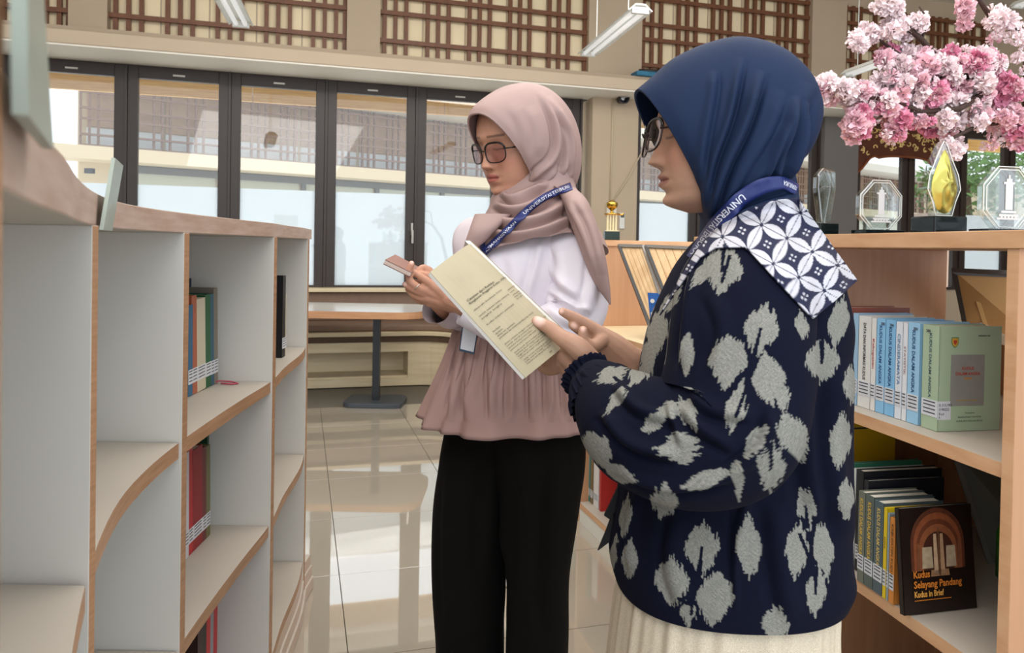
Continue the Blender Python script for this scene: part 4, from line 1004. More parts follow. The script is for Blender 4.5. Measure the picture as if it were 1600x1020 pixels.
# ---------------------------------------------------------------- woman in the pink headscarf
p1 = thing('person', 'woman in dusty pink headscarf, white blouse and black trousers reading a small book', 'person', P(800, 1020, 1.62)); p1.location.z = 0
H1 = Head(P(809, 222, 1.62), 52, 15, rollh=-2); H1h = Head(P(822, 220, 1.62), 52, 15, rollh=-2)
M_hij1 = mat('pink_scarf', 'a38883', .6, var=.02, scale=12)
M_blouse = mat('white_blouse', 'e2dbe4', .7, var=.02, scale=10)
M_peplum = mat('pink_peplum', 'a4847e', .75, var=.03, scale=10)
M_trouser = mat('black_trousers', '0f0d0c', .9, spec=.2, var=.1, scale=30)
mb = MB(); g = H1.arr(head_grid()); cap_loops(mb, g)
mb.tube([H1.w(0, -.02, -.04), H1.w(0, -.035, -.10), H1.w(0, -.05, -.17)], [.052, .050, .058], 20)
nk = H1.w(0, -.05, -.16)
def torso(mb, keys, squash): 
    G = loft(keys, 24, 28, .95); cap_loops(mb, G)
torso(mb, [(325, 795, 850, 1.64, .045), (350, 760, 890, 1.64, .06), (400, 755, 880, 1.63, .075), (500, 750, 870, 1.63, .075), (600, 745, 880, 1.63, .09), (690, 735, 880, 1.63, .09)], 1)
chain(mb, [(765, 680, 1.66), (745, 850, 1.66), (738, 1020, 1.66), (736, 1265, 1.66)], [.07, .055, .045, .035])
chain(mb, [(845, 680, 1.6), (842, 850, 1.6), (838, 1020, 1.6), (838, 1290, 1.6)], [.07, .055, .045, .035])
# near (left) arm and hand
chain(mb, [(885, 375, 1.6), (905, 440, 1.54), (880, 512, 1.48), (790, 500, 1.44), (706, 468, 1.43)], [.04, .038, .036, .03, .021])
chain(mb, [(765, 360, 1.7), (735, 430, 1.68), (722, 480, 1.6), (695, 478, 1.5), (683, 470, 1.47)], [.04, .036, .034, .024, .019])
d = 1.43
hd = [((706, 468, d), (689, 462, d), (672, 455, d)), ]
def palm(mb, rows_):
    for pts, rr in rows_: chain(mb, pts, rr, 10, 4)
palm(mb, [
 ([(706, 466, d), (690, 456, d), (676, 447, d-.005)], [.018, .014, .0105]),
 ([(706, 470, d), (690, 464, d+.004), (672, 457, d-.003)], [.018, .014, .0105]),
 ([(706, 474, d), (690, 470, d+.006), (668, 466, d)], [.016, .014, .010]),
 ([(706, 478, d+.004), (692, 475, d+.01), (670, 473, d+.006)], [.014, .012, .009]),
 # fingers
 ([(676, 446, d-.005), (664, 437, d-.008), (654, 430, d-.008), (648, 425, d-.006)], [.0095, .0082, .0072, .0060]),      # index along the book
 ([(672, 456, d-.003), (653, 449, d-.012), (640, 437, d-.014), (639, 424, d-.012), (643, 412, d-.012)], [.0095, .0085, .0078, .0074, .0062]),  # middle bent up
 ([(670, 461, d), (655, 456, d-.008), (641, 449, d-.010), (633, 444, d-.006)], [.009, .0082, .0074, .006]),              # ring
 ([(668, 467, d), (654, 464, d-.002), (643, 458, d), (637, 452, d+.004)], [.0085, .0075, .0068, .0056]),                 # little
 # the other hand behind: fingers and thumb
 ([(690, 470, 1.475), (678, 446, 1.475), (669, 424, 1.47)], [.017, .015, .011]),
 ([(671, 425, 1.465), (661, 419, 1.46), (655, 423, 1.455), (651, 430, 1.45)], [.0095, .0082, .0074, .0062]),
 ([(676, 440, 1.475), (662, 444, 1.48), (648, 442, 1.48), (638, 440, 1.475)], [.0095, .0085, .0078, .0062]),
 ([(680, 452, 1.478), (664, 458, 1.485), (648, 458, 1.485), (640, 452, 1.48)], [.0095, .0085, .0075, .006]),
 ([(684, 462, 1.478), (668, 470, 1.485), (655, 470, 1.487), (646, 464, 1.485)], [.009, .0078, .0068, .0055]),
 ([(686, 452, 1.47), (668, 432, 1.45), (656, 428, 1.44)], [.012, .009, .0072])])
nails1 = [(644, 409, d-.018, .0045), (650, 431, 1.447, .004), (633, 443, d-.012, .004)]
remesh(mb, 'body', .0022, lambda V: skin_cols(V, H1, 'bd8b73', 'a04d49', nails1), M_skin, p1)
# finger ring
rc = P(652, 448.5, d-.012); m = MB(); ax_ = (P(640, 437, d)-P(660, 455, d)).normalized(); b1 = ax_.orthogonal().normalized(); b2 = ax_.cross(b1)
m.tube([rc+(b1*math.cos(2*math.pi*i/16)+b2*math.sin(2*math.pi*i/16))*.0093 for i in range(18)], .0009, 6, cap=False)
m.build('finger_ring', mat('silver', 'd8d5d0', .2, 1.), p1, smooth=True)
# blouse
G = loft([(322, 790, 862, 1.64, .05), (335, 762, 895, 1.64, .08), (352, 744, 925, 1.64, .105), (385, 732, 918, 1.63, .12), (430, 722, 905, 1.62, .125), (480, 714, 902, 1.62, .115), (525, 708, 902, 1.62, .112)], 160, 240)
G = wrinkle(G, .0016, 3, (25, 60), 8)
G = fold(G, [([(846, 372), (838, 410), (826, 455), (820, 500)], .006, 7), ([(800, 395), (806, 440), (800, 500)], .004, 12), ([(770, 390), (775, 430), (780, 480)], .004, 12)])
bl = fast_mesh('blouse', G, M_blouse, p1, closed=True)
# sleeves
G = path_tube([(872, 352, 1.60, .03), (885, 375, 1.575, .058), (899, 415, 1.545, .064), (903, 460, 1.52, .063), (893, 500, 1.495, .058), (850, 522, 1.47, .050), (780, 508, 1.45, .040), (724, 482, 1.44, .030)], 180, 120)
G = wrinkle(G, .0035, 8, (30, 70), 9, stretch=(1, 1, 1))
G = fold(G, [([(850, 400), (875, 440), (915, 470)], .010, 9), ([(860, 450), (890, 475), (925, 490)], .011, 8), ([(870, 380), (880, 420), (885, 470)], .008, 12), ([(930, 400), (925, 450), (905, 500)], .008, 10), ([(850, 480), (880, 500), (925, 512)], .010, 8)])
sl = fast_mesh('sleeve', G, M_blouse, p1, closed=True)
G = path_tube([(768, 345, 1.68, .03), (756, 362, 1.68, .05), (738, 420, 1.67, .05), (726, 470, 1.62, .048), (708, 486, 1.55, .036), (690, 487, 1.50, .029), (680, 484, 1.48, .031)], 120, 90)
G = wrinkle(G, .003, 9, (40, 90), 8, stretch=(1, 1, 1)); fast_mesh('sleeve', G, mat('cuff_white', 'd3c6cb', .7, var=.02), p1, closed=True)
# peplum: gathered, flaring
G = loft([(512, 710, 903, 1.62, .116), (525, 706, 908, 1.62, .122), (560, 694, 922, 1.615, .14), (600, 679, 934, 1.61, .16), (640, 664, 944, 1.605, .182), (652, 660, 946, 1.6, .186)], 200, 700)
ps = np.linspace(0, 2*np.pi, 700, endpoint=False); tt = np.linspace(0, 1, 200)[:, None]
c0 = G.mean(axis=1, keepdims=True); r_ = np.random.RandomState(5)
big = sum(np.sin(ps*k+r_.uniform(0, 6))*a for k, a in ((9, .6), (14, .5), (21, .4), (5, .4))); fine = sum(np.sin(ps*k+r_.uniform(0, 6)) for k in (47, 61, 78))/3
rad = 1 + .055*big*tt**1.1 + .03*fine*np.exp(-((tt-.06)/.42)**2)
G = c0+(G-c0)*rad[..., None]
G = fold(G, [([(a_, 522), (a_*.93+b_, 585), (a_*.88+c_, 660)], .010, 7) for a_, b_, c_ in ((728, 38, 62), (745, 40, 75), (772, 50, 90), (800, 55, 95), (830, 60, 102), (858, 62, 106), (884, 64, 112))])
fast_mesh('peplum', G, M_peplum, p1, closed=True)
G2 = G[-1:]*1.0; hemr = np.concatenate([G[-9:-8]+(G[-9:-8]-c0[-9:-8])*.006, G[-1:]+(G[-1:]-c0[-1:])*.006, G[-1:]-(G[-1:]-c0[-1:])*.02, G[-12:-11]-(G[-12:-11]-c0[-12:-11])*.02], 0)
fast_mesh('hem', hemr, M_peplum, p1, closed=True)
# trousers
def leg(rows, seed, flds):
    G = loft(rows, 220, 160, .85); G = wrinkle(G, .0025, seed, (12, 30), 8); G = fold(G, flds); fast_mesh('trouser_leg', G, M_trouser, p1, closed=True)
leg([(600, 715, 850, 1.66, .11), (690, 690, 812, 1.66, .12), (780, 677, 800, 1.66, .115), (895, 674, 789, 1.66, .105), (1020, 680, 786, 1.66, .10), (1150, 686, 784, 1.66, .10), (1262, 690, 784, 1.66, .10)], 4, [([(775, 700), (765, 780), (760, 900)], .008, 14), ([(705, 720), (700, 850), (705, 1000)], .006, 12)])
leg([(600, 760, 900, 1.58, .11), (690, 770, 914, 1.58, .13), (780, 785, 904, 1.58, .125), (895, 789.5, 890, 1.58, .115), (1020, 790, 886, 1.58, .11), (1150, 790, 880, 1.58, .11), (1290, 792, 876, 1.58, .11)], 6, [([(758, 690), (775, 770), (790, 880)], .012, 9), ([(870, 720), (862, 850), (860, 1000)], .007, 14), ([(815, 720), (820, 820), (815, 950)], .006, 14)])
for xx, dd in ((738, 1.62), (836, 1.54)):
    b_ = P(xx, 1200, dd); m = MB(); b_.z = 0.002; f_ = Vector((-.8, -.6, 0)); s_ = Vector((.6, -.8, 0))
    out = [b_ + f_*(.13*math.cos(a)+.03) + s_*(.045*math.sin(a)*(1.1-.2*math.cos(a))) for a in [2*math.pi*i/20 for i in range(20)]]
    m.prism([tuple(q) for q in out], (0, 0, .055)); m.build('shoe', mat('shoe_black', '1b1b1d', .4), p1, bevel=.012)
# headscarf: hood, neck wrap, cape, tail
P1 = [(.126,.078,.026,-.120,.068),(.112,.092,.018,-.130,.077),(.080,.108,.004,-.140,.086),(.03,.123,-.014,-.147,.092),(-.018,.123,-.032,-.147,.095),(-.060,.107,-.056,-.145,.092),(-.092,.075,-.074,-.138,.082),(-.110,.036,-.086,-.124,.066),(-.117,-.010,-.098,-.104,.042),(-.112,-.055,-.106,-.075,.010)]
Gh = H1h.arr(hood_grid(H1h, P1, 220, 300)); Gh = rim_roll(Gh)
Gh = fold(Gh, [([(843, 142), (864, 180), (871, 222), (862, 250), (838, 272), (815, 300)], .011, 6), ([(858, 150), (882, 195), (888, 245), (872, 285)], .009, 6), ([(872, 172), (892, 215), (893, 262), (884, 285)], .006, 5), ([(822, 310), (848, 286), (874, 262)], .008, 6), ([(828, 165), (842, 205), (842, 245)], .004, 10), ([(800, 160), (822, 200), (828, 260)], .003, 12)])
fast_mesh('headscarf_hood', Gh, M_hij1, p1, closed=True)
G = loft([(268, 802, 893, 1.635, .07), (290, 782, 897, 1.635, .082), (305, 769, 905, 1.635, .095), (322, 764, 914, 1.63, .115), (345, 752, 926, 1.63, .135), (370, 740, 938, 1.625, .15), (400, 728, 950, 1.62, .158), (430, 722, 952, 1.62, .158)], 170, 420, .9,
         yb=lambda a: (381+12*math.sin(a*2+.5)+ (10*max(0, math.cos(a))**2) + 14*max(0, -math.cos(a))**3 - 6*max(0, -math.sin(a))))
G = wrinkle(G, .0035, 12, (18, 45), 8)
G = fold(G, [([(770, 318), (800, 330), (835, 322), (872, 300)], .018, 7), ([(768, 338), (800, 350), (850, 340), (895, 312)], .018, 8), ([(760, 360), (800, 366), (850, 358), (905, 335)], .014, 8), ([(885, 312), (905, 345), (920, 385)], .014, 8), ([(782, 300), (800, 312), (830, 300), (858, 285)], .015, 6)])
cape = fast_mesh('headscarf_cape', G, M_hij1, p1, closed=True)
G = loft([(292, 862, 900, 1.56, .035), (305, 872, 912, 1.53, .042), (340, 887, 929, 1.50, .042), (380, 902, 941, 1.475, .036), (420, 918, 949, 1.46, .026), (450, 933, 954, 1.455, .015), (476, 951, 956, 1.45, .004)], 130, 140, .9)
G = wrinkle(G, .002, 15, (20, 50), 6); G = fold(G, [([(885, 310), (910, 360), (935, 430)], .008, 7), ([(900, 310), (925, 360), (943, 430)], .006, 6)])
tail = fast_mesh('headscarf_tail', G, M_hij1, p1, closed=True)
# left front corner of the scarf hanging down before the shoulder
G = loft([(335, 742, 800, 1.52, .02), (360, 733, 775, 1.50, .02), (385, 722, 750, 1.495, .014), (398, 716, 728, 1.49, .006)], 60, 60, .9); fast_mesh('headscarf_corner', wrinkle(G, .003, 4, (30, 60), 5), M_hij1, p1, closed=True)
glasses(H1, p1, glassmat('tinted_lens', (.74, .64, .67), .08), mat('tortoise', '17120f', .25), r=.0014, rw=.0255, rh=.0205, top=mat('tortoise', '17120f'), y0=.0975, z0=-.009)
# lanyard
bv = bvh_of([cape, tail, bl])
Gr, nr_ = ribbon(bv, [(893, 290), (872, 298), (845, 312), (818, 334), (790, 362), (768, 383), (756, 394)], 11.5, 60, p1, 'lanyard', M_strap, off=.006, sm=10, fallback=1.5)
ribbon_text(Gr[::-1], nr_[::-1], 'KEMAHASISWAAN', .5, .04, .36, .32, M_stxt, p1, flipv=1, bold=.01)
ribbon_text(Gr[::-1], nr_[::-1], 'UNIVERSITAS TERBUKA', .6, .46, .95, .28, M_stxt, p1, flipv=1, bold=.01)
Gr, nr_ = ribbon(bv, [(750, 371), (753, 382), (757, 394)], 9, 14, p1, 'lanyard', M_strap, off=.008, sm=3, fallback=1.5)
Gr, nr_ = ribbon(bv, [(757, 392, 9), (752, 430, 9), (742, 470, 9), (736, 505, 7)], 9, 30, p1, 'lanyard', M_strap, off=.012, sm=10, fallback=1.48)
# badge
c4 = [(717, 548, 1.475), (741, 554, 1.475), (750, 500, 1.475), (724, 496, 1.475)]
pts = [P(*q) for q in c4]; m = MB(); m.prism(pts, (0, .004, 0)); m.build('badge_holder', mat('badge_blue', '25405c', .3), p1, bevel=.001)
cc = sum(pts, Vector())/4; m = MB(); m.prism([cc+(p-cc)*.86-Vector((0, .0008, 0)) for p in pts], (0, -.0006, 0)); m.build('badge_card', mat('badge_card', 'd5d6dc', .35), p1)
ux = (pts[1]-pts[0]).normalized(); uy = (pts[3]-pts[0]).normalized(); m = MB()
for k in range(4): 
    a = cc + uy*(.022+.005*k) - ux*.010 - Vector((0, .0016, 0)); m.add([a, a+ux*.018, a+ux*.018+uy*.0014, a+uy*.0014], [(0, 1, 2, 3)])
m.build('badge_print', M_ink, p1)
# small book in her hands
t = thing('book', 'small pinkish-brown paperback held open in the pink-scarfed woman\'s hands', 'book', P(618, 418, 1.42))
qa = [P(599, 412, 1.40), P(640, 432, 1.40), P(655, 425, 1.50), P(613, 407, 1.50)]; m = MB(); nn = (qa[1]-qa[0]).cross(qa[3]-qa[0]).normalized(); nn = nn if nn.z > 0 else -nn
m.prism(qa, -nn*.0012); m.build('cover', mat('pink_brown_cover', '8f6a60', .5), t)
m = MB(); m.prism([q_+nn*.0005 for q_ in qa], nn*.007); m.build('page_block', mat('pages_pink', 'c9b3a8', .7), t)
m = MB(); m.prism([qa[0]+nn*.008, qa[1]+nn*.008, qa[2]+nn*.008, qa[3]+nn*.013], nn*.001); m.build('cover', mat('pink_brown_cover', '8f6a60'), t)
# ---------------------------------------------------------------- woman in the navy headscarf
p2 = thing('person', 'woman in navy headscarf and leaf-patterned navy jacket holding an open book', 'person', P(1140, 1020, 1.08)); p2.location.z = 0
D0 = 1.08
H2 = Head(P(1126, 210, D0), 91, 4, rollh=0)
H2f = Head(P(1125, 193, D0), 90, 0)
M_hij2 = mat('navy_scarf', '1a2946', .75, spec=.25, var=.03, scale=12)
M_coat = mat('ikat_jacket', '1a1f35', .9, attr='Col', spec=.15, weave=1300)
M_cuffn = mat('navy_plain', '0e1122', .9, spec=.15, weave=1300)
M_skirt = mat('cream_skirt', 'cdbfa8', .75, var=.02, scale=10, weave=1300)
mb = MB(); cap_loops(mb, H2.arr(head_grid()))
mb.tube([H2.w(0, -.02, -.04), H2.w(0, -.035, -.10), H2.w(0, -.05, -.17)], [.052, .050, .058], 20)
G = loft([(345, 1140, 1200, 1.09, .03), (400, 1125, 1215, 1.1, .06), (500, 1090, 1270, 1.1, .11), (700, 1050, 1280, 1.1, .11), (880, 1030, 1280, 1.1, .11)], 24, 28, .95); cap_loops(mb, G)
chain(mb, [(1130, 860, 1.05), (1120, 1100, 1.05), (1120, 1380, 1.05), (1115, 1640, 1.05)], [.07, .055, .045, .035])
chain(mb, [(1150, 830, 1.2), (1140, 1050, 1.2), (1140, 1350, 1.2), (1135, 1500, 1.2)], [.07, .055, .045, .035])
chain(mb, [(1180, 440, .96), (1155, 580, .93), (1120, 690, .91), (1020, 660, .96), (930, 592, 1.065)], [.045, .042, .04, .034, .022])
chain(mb, [(1150, 430, 1.2), (1140, 560, 1.25), (1110, 640, 1.26), (1050, 600, 1.22), (988, 562, 1.185)], [.045, .042, .04, .032, .022])
palm2 = [
 # near hand: back of the hand, thumb on the cover, fingers behind it
 ([(932, 592, 1.065), (912, 562, 1.065), (893, 538, 1.075)], [.023, .020, .014]),
 ([(930, 600, 1.065), (905, 574, 1.07), (882, 556, 1.085)], [.022, .018, .013]),
 ([(926, 606, 1.07), (900, 584, 1.08), (878, 568, 1.1)], [.018, .015, .012]),
 ([(920, 566, 1.06), (901, 542, 1.055), (878, 528, 1.062), (859, 513, 1.075), (839, 502, 1.082)], [.020, .0165, .0125, .0108, .0085]),
 ([(890, 545, 1.08), (876, 552, 1.12), (862, 548, 1.145), (850, 540, 1.15)], [.013, .0105, .009, .0075]),
 ([(884, 556, 1.085), (868, 561, 1.12), (852, 560, 1.15), (838, 555, 1.155)], [.013, .0105, .009, .0075]),
 ([(880, 565, 1.09), (866, 570, 1.12), (850, 570, 1.145), (838, 566, 1.15)], [.0125, .010, .0088, .0072]),
 ([(878, 570, 1.1), (866, 577, 1.12), (854, 578, 1.14), (846, 575, 1.145)], [.011, .009, .0078, .0066]),
 # far hand
 ([(990, 566, 1.185), (962, 540, 1.18), (935, 519, 1.175)], [.022, .019, .0125]),
 ([(990, 570, 1.185), (958, 548, 1.185), (930, 528, 1.18)], [.022, .018, .0125]),
 ([(985, 574, 1.19), (952, 556, 1.19), (925, 540, 1.185)], [.019, .016, .012]),
 ([(935, 518, 1.175), (912, 504, 1.172), (893, 494, 1.17), (879, 487, 1.168)], [.0112, .0098, .0090, .0072]),
 ([(930, 527, 1.18), (916, 520, 1.178), (903, 514, 1.172), (894, 508, 1.168)], [.0105, .0092, .0082, .0068]),
 ([(942, 530, 1.17), (925, 540, 1.155), (912, 531, 1.15), (911, 516, 1.15)], [.0125, .0105, .0092, .0075]),
 ([(925, 538, 1.185), (905, 535, 1.195), (893, 530, 1.195)], [.0105, .009, .0075]),
 ([(925, 546, 1.185), (908, 547, 1.2), (898, 544, 1.2)], [.0095, .0082, .0068])]
for pts_, rr_ in palm2: chain(mb, pts_, rr_, 12, 5)
nails2 = [(842, 500, 1.0735, .0075), (911, 514, 1.142, .004), (897, 509, 1.161, .0045), (876, 486, 1.161, .004)]
remesh(mb, 'body', .0022, lambda V: skin_cols(V, H2, 'b18973', '84504c', nails2), M_skin, p2)
# ---- leaf motifs of the woven jacket: (cx, cy, half length, half width, tilt, slit)
LV = [(1129,422,38,29,5,1),(1189,516,40,25,14,-1),(1137,565,43,28,8,0),(1201,594,42,25,-12,0),(1151,637,42,16,16,0),(1027,520,40,15,6,0),(1073,556,36,11,4,0),(1285,565,33,25,0,1),(1253,508,22,10,-10,0),(1310,505,40,15,8,0),(1012,565,30,10,0,0),
 (955,586,27,13,70,0),(996,584,22,11,30,0),(962,625,27,9,40,0),(1021,660,26,12,55,0),(1046,640,20,13,80,0),(1076,647,28,13,-22,0),(1060,700,34,24,85,0),(1224,625,20,10,5,0),(1180,690,32,13,32,0),(1240,683,42,22,-24,0),(1205,731,38,21,2,1),(1313,690,45,16,4,0),
 (933,702,34,20,-30,0),(971,741,30,12,-68,0),(1100,750,44,13,72,0),(1038,785,27,20,0,0),(1153,747,32,9,-4,0),(977,810,34,9,6,0),(984,873,32,12,4,0),(960,862,30,6,8,0),
 (1097,857,42,25,4,-1),(1050,910,38,25,-2,0),(1117,937,44,27,6,0),(1170,857,50,19,-2,0),(1260,793,33,14,-6,-1),(1245,862,44,17,4,0),(1287,860,44,15,-8,0),(1275,925,40,15,2,1),(1212,978,30,20,0,0),(1075,957,20,12,0,0),
 (1095,430,26,10,40,0),(1048,470,26,9,35,0),(1330,600,30,12,0,0),(1322,780,34,12,0,0),(1190,445,0,0,0,0)]
STEM = [((1140,400),(1128,440)),((1185,560),(1172,590),(1150,650)),((1172,590),(1165,640)),((1095,870),(1085,915),(1080,960)),((1060,935),(1080,945)),((1250,835),(1268,880),(1275,910)),((1285,520),(1285,560)),((1203,700),(1206,730)),((965,850),(970,900)),((960,590),(1000,620))]
navy = np.array(hx('0b0e20')); grey = np.array(hx('6e706b')); greyl = np.array(hx('928f87'))
def ikat(G, extra_seed=0):
    x, y, d = proj(G.reshape(-1, 3)); n = outward(G, normals(G)).reshape(-1, 3); near = (n @ np.array(_f)) < .12
    c = np.tile(navy, (len(x), 1)); r_ = np.random.RandomState(2); T1 = r_.rand(4096); T2 = r_.rand(4096)
    m = np.zeros(len(x))
    for k, (cx, cy, hl, hw, ang, slit) in enumerate(LV):
        if hl == 0: continue
        a = math.radians(ang); dx = x-cx; dy = y-cy; sel = (np.abs(dx) < hl+26) & (np.abs(dy) < hl+26) & near
        u = dx[sel]*math.cos(a)+dy[sel]*math.sin(a); v = -(-dx[sel]*math.sin(a)+dy[sel]*math.cos(a))
        ci = (np.floor(u/1.7).astype(int)+k*57) % 4096; jit = (T1[ci]-.5)*12+(T2[(ci//3) % 4096]-.5)*8
        vv = (v+jit)/hl; w_ = np.clip(1-np.abs(vv)**1.35, 0, 1)**.8*1.12*(1+.22*vv)
        q = (np.abs(u) < hw*w_)
        if slit: q &= ~((np.abs(u+1) < 2.2+.04*np.abs(v)) & (v*slit > -4) & (v*slit < hl))
        idx = np.where(sel)[0]; m[idx[q]] = 1
    for pl in STEM:
        for (ax, ay), (bx, by) in zip(pl, pl[1:]):
            ab = np.array((bx-ax, by-ay), float); L2 = (ab**2).sum(); t = np.clip(((x-ax)*ab[0]+(y-ay)*ab[1])/L2, 0, 1); dd = np.hypot(x-ax-t*ab[0], y-ay-t*ab[1])
            m[(dd < 2.2+((np.floor(y/2).astype(int)*37) % 5)*.3) & near] = 0
    # far side of the cloth: the same woven leaves, repeated on a lattice in metres
    fz = ~near; uu = G.reshape(-1, 3)[:, 0]/.085; vv = G.reshape(-1, 3)[:, 2]/.11; iu = np.floor(uu); fv = vv+.5*(iu % 2); a_ = uu-iu-.5; b_ = fv-np.floor(fv)-.5
    m = np.where(fz, (np.abs(a_) < .28*np.clip(1-np.abs(b_*2.3)**1.7, 0, 1)), m)
    h = ((np.floor(x*1.1)*12.9898+np.floor(y*1.1)*78.233) % 7.3)/7.3
    c = navy*(1-m[:, None])+(grey*(1-h[:, None])+greyl*h[:, None])*m[:, None]
    return c
# torso of the jacket
G = loft([(340, 1122, 1232, 1.09, .065), (362, 1106, 1248, 1.09, .10), (385, 1088, 1262, 1.09, .14), (415, 1066, 1280, 1.09, .165), (455, 1043, 1296, 1.085, .172), (500, 1020, 1310, 1.085, .168), (560, 1003, 1309, 1.08, .16), (640, 992, 1310, 1.08, .152), (720, 980, 1309, 1.08, .150), (800, 966, 1310, 1.08, .152), (860, 957, 1312, 1.08, .155), (885, 959, 1314, 1.08, .156), (905, 964, 1304, 1.08, .155)], 430, 760)
G = wrinkle(G, .0022, 22, (14, 34), 8)
G = fold(G, [([(1100, 640), (1165, 700), (1150, 900)], .008, 10), ([(1150, 740), (1148, 850), (1150, 960)], .004, 6), ([(1320, 560), (1300, 700), (1325, 850)], .012, 18), ([(1240, 600), (1270, 720), (1285, 820)], .010, 22), ([(1000, 760), (985, 830), (990, 900)], .008, 10), ([(1060, 800), (1050, 880), (1070, 950)], .006, 16), ([(1210, 780), (1220, 880), (1240, 980)], .007, 18)])
coat = fast_mesh('jacket_body', G, M_coat, p2, closed=True, cols=ikat(G))
c0 = G[-1:].mean(axis=1, keepdims=True); hemr = np.concatenate([G[-1:], G[-1:]-(G[-1:]-c0)*.025, G[-14:-13]-(G[-14:-13]-c0)*.035], 0); fast_mesh('jacket_lining', hemr, M_cuffn, p2, closed=True)
# near sleeve
G = path_tube([(1178, 385, 1.02, .035), (1176, 408, .985, .066), (1168, 450, .955, .084), (1160, 520, .93, .090), (1152, 600, .912, .092), (1128, 668, .90, .091), (1072, 690, .905, .080), (1010, 674, .93, .074), (968, 640, .97, .060), (938, 608, 1.01, .041), (926, 597, 1.03, .034)], 430, 420)
G = wrinkle(G, .0028, 25, (16, 40), 9, stretch=(1, 1, .8))
G = fold(G, [([(1076, 612), (1115, 640), (1180, 650)], .006, 12), ([(1066, 632), (1095, 668), (1150, 700)], .008, 12), ([(1045, 625), (1055, 660), (1070, 700)], .006, 9), ([(960, 600), (1000, 640), (1060, 655)], .008, 10), ([(940, 640), (985, 690), (1060, 715)], .010, 12), ([(960, 735), (1050, 760), (1150, 745)], .008, 10), ([(1085, 420), (1075, 500), (1068, 580)], .008, 10), ([(1210, 640), (1190, 700), (1130, 750)], .008, 12), ([(1110, 450), (1130, 520), (1110, 590)], .004, 14)])
slv = fast_mesh('jacket_sleeve', G, M_coat, p2, closed=True, cols=ikat(G))
# gathered cuff with a frill
def frill(keys, nf, amp, name='sleeve_cuff'):
    G = path_tube(keys, 60, 300); ps = np.linspace(0, 2*np.pi, 300, endpoint=False); c = G.mean(axis=1, keepdims=True)
    tt = np.linspace(0, 1, 60)[:, None]; r_ = np.random.RandomState(3)
    f = (np.sin(ps*nf)+.6*np.sin(ps*(nf*.6)+1+tt*2)+.4*np.sin(ps*nf*1.7+2))*amp*(.5+.9*np.abs(np.cos(tt*4.2)))
    G = c+(G-c)*(1+f)[..., None]; return fast_mesh(name, G, M_coat, p2, closed=True, cols=ikat(G))
frill([(945, 622, 1.0, .050), (934, 609, 1.015, .044), (927, 600, 1.028, .034), (922, 594, 1.038, .031), (916, 586, 1.048, .036), (913, 582, 1.052, .037)], 26, .035)
G = path_tube([(1150, 400, 1.2, .05), (1130, 470, 1.22, .075), (1110, 560, 1.24, .078), (1080, 610, 1.235, .068), (1030, 590, 1.21, .05), (1004, 576, 1.195, .034)], 200, 200)
fast_mesh('jacket_sleeve', wrinkle(G, .0028, 27, (16, 40), 9), M_coat, p2, closed=True, cols=ikat(G))
# dark front flaps seen below the forearm
for pts in ([(966, 760), (968, 790), (953, 812), (944, 806)], [(958, 800), (962, 840), (934, 861), (946, 832)]):
    q_ = [P(a, b, 1.09) for a, b in pts]; m = MB(); m.prism(q_, (.0, .006, 0)); m.build('jacket_flap', mat('flap_black', '15161a', .7), p2, bevel=.001)
# skirt
G = loft([(840, 990, 1290, 1.08, .135), (900, 972, 1293, 1.08, .142), (960, 962, 1290, 1.08, .150), (1020, 955, 1292, 1.08, .155), (1200, 940, 1300, 1.08, .165), (1400, 925, 1310, 1.08, .18), (1610, 915, 1310, 1.08, .19)], 120, 700)
ps = np.linspace(0, 2*np.pi, 700, endpoint=False); c0 = G.mean(axis=1, keepdims=True); tt = np.linspace(0, 1, 120)[:, None]
pl = sum(np.sin(ps*k+o_)*a for k, o_, a in ((26, 0, .6), (41, 1, .4), (15, 2, .5))); G = c0+(G-c0)*(1+.022*pl*(.5+tt))[..., None]
fast_mesh('skirt', G, M_skirt, p2, closed=True)
for yy, dd in ((0, 1.0), (0, 1.16)):
    b_ = P(1110, 1300, dd); b_.z = .002; m = MB()
    m.prism([(b_.x-.03+.125*math.cos(a), b_.y+.045*math.sin(a), .002) for a in [2*math.pi*i/20 for i in range(20)]], (0, 0, .05)); m.build('shoe', mat('shoe_black', '1b1b1d', .4), p2, bevel=.012)
# headscarf
Gh = H2f.arr(hood_grid(H2f, HOOD, 300, 420)); Gh = rim_roll(Gh)
fl2 = [([(1100, 330), (1112, 260), (1140, 180), (1158, 90)], 0.0093, 7), ([(1104, 345), (1128, 270), (1165, 190), (1190, 110)], 0.0136, 9), ([(1112, 350), (1150, 280), (1200, 200), (1222, 140)], 0.0068, 12), ([(1120, 350), (1165, 300), (1230, 200), (1265, 130)], 0.0068, 14), ([(1206, 290), (1225, 230), (1240, 150)], 0.0102, 9), ([(1228, 285), (1252, 225), (1262, 160)], 0.0102, 8), ([(1093, 300), (1098, 230), (1112, 150), (1115, 110)], 0.0051, 8), ([(1195, 290), (1205, 250), (1225, 190)], 0.0068, 6)]
Gh = fold(Gh, fl2); hood2 = fast_mesh('headscarf_hood', Gh, M_hij2, p2, closed=True)
G = loft([(270, 1128, 1232, 1.09, .07), (296, 1105, 1238, 1.09, .078), (318, 1098, 1240, 1.09, .084), (345, 1099, 1244, 1.09, .092), (372, 1096, 1250, 1.09, .105), (395, 1085, 1255, 1.09, .12)], 140, 360)
G = wrinkle(G, .0015, 31, (20, 50), 6)
G = fold(G, [([(1104, 350), (1150, 320), (1200, 300), (1236, 290)], .009, 7), ([(1108, 375), (1150, 340), (1200, 318), (1238, 312)], .009, 7), ([(1101, 330), (1125, 312), (1165, 290)], .006, 7), ([(1110, 392), (1160, 362), (1225, 340)], .007, 8)])
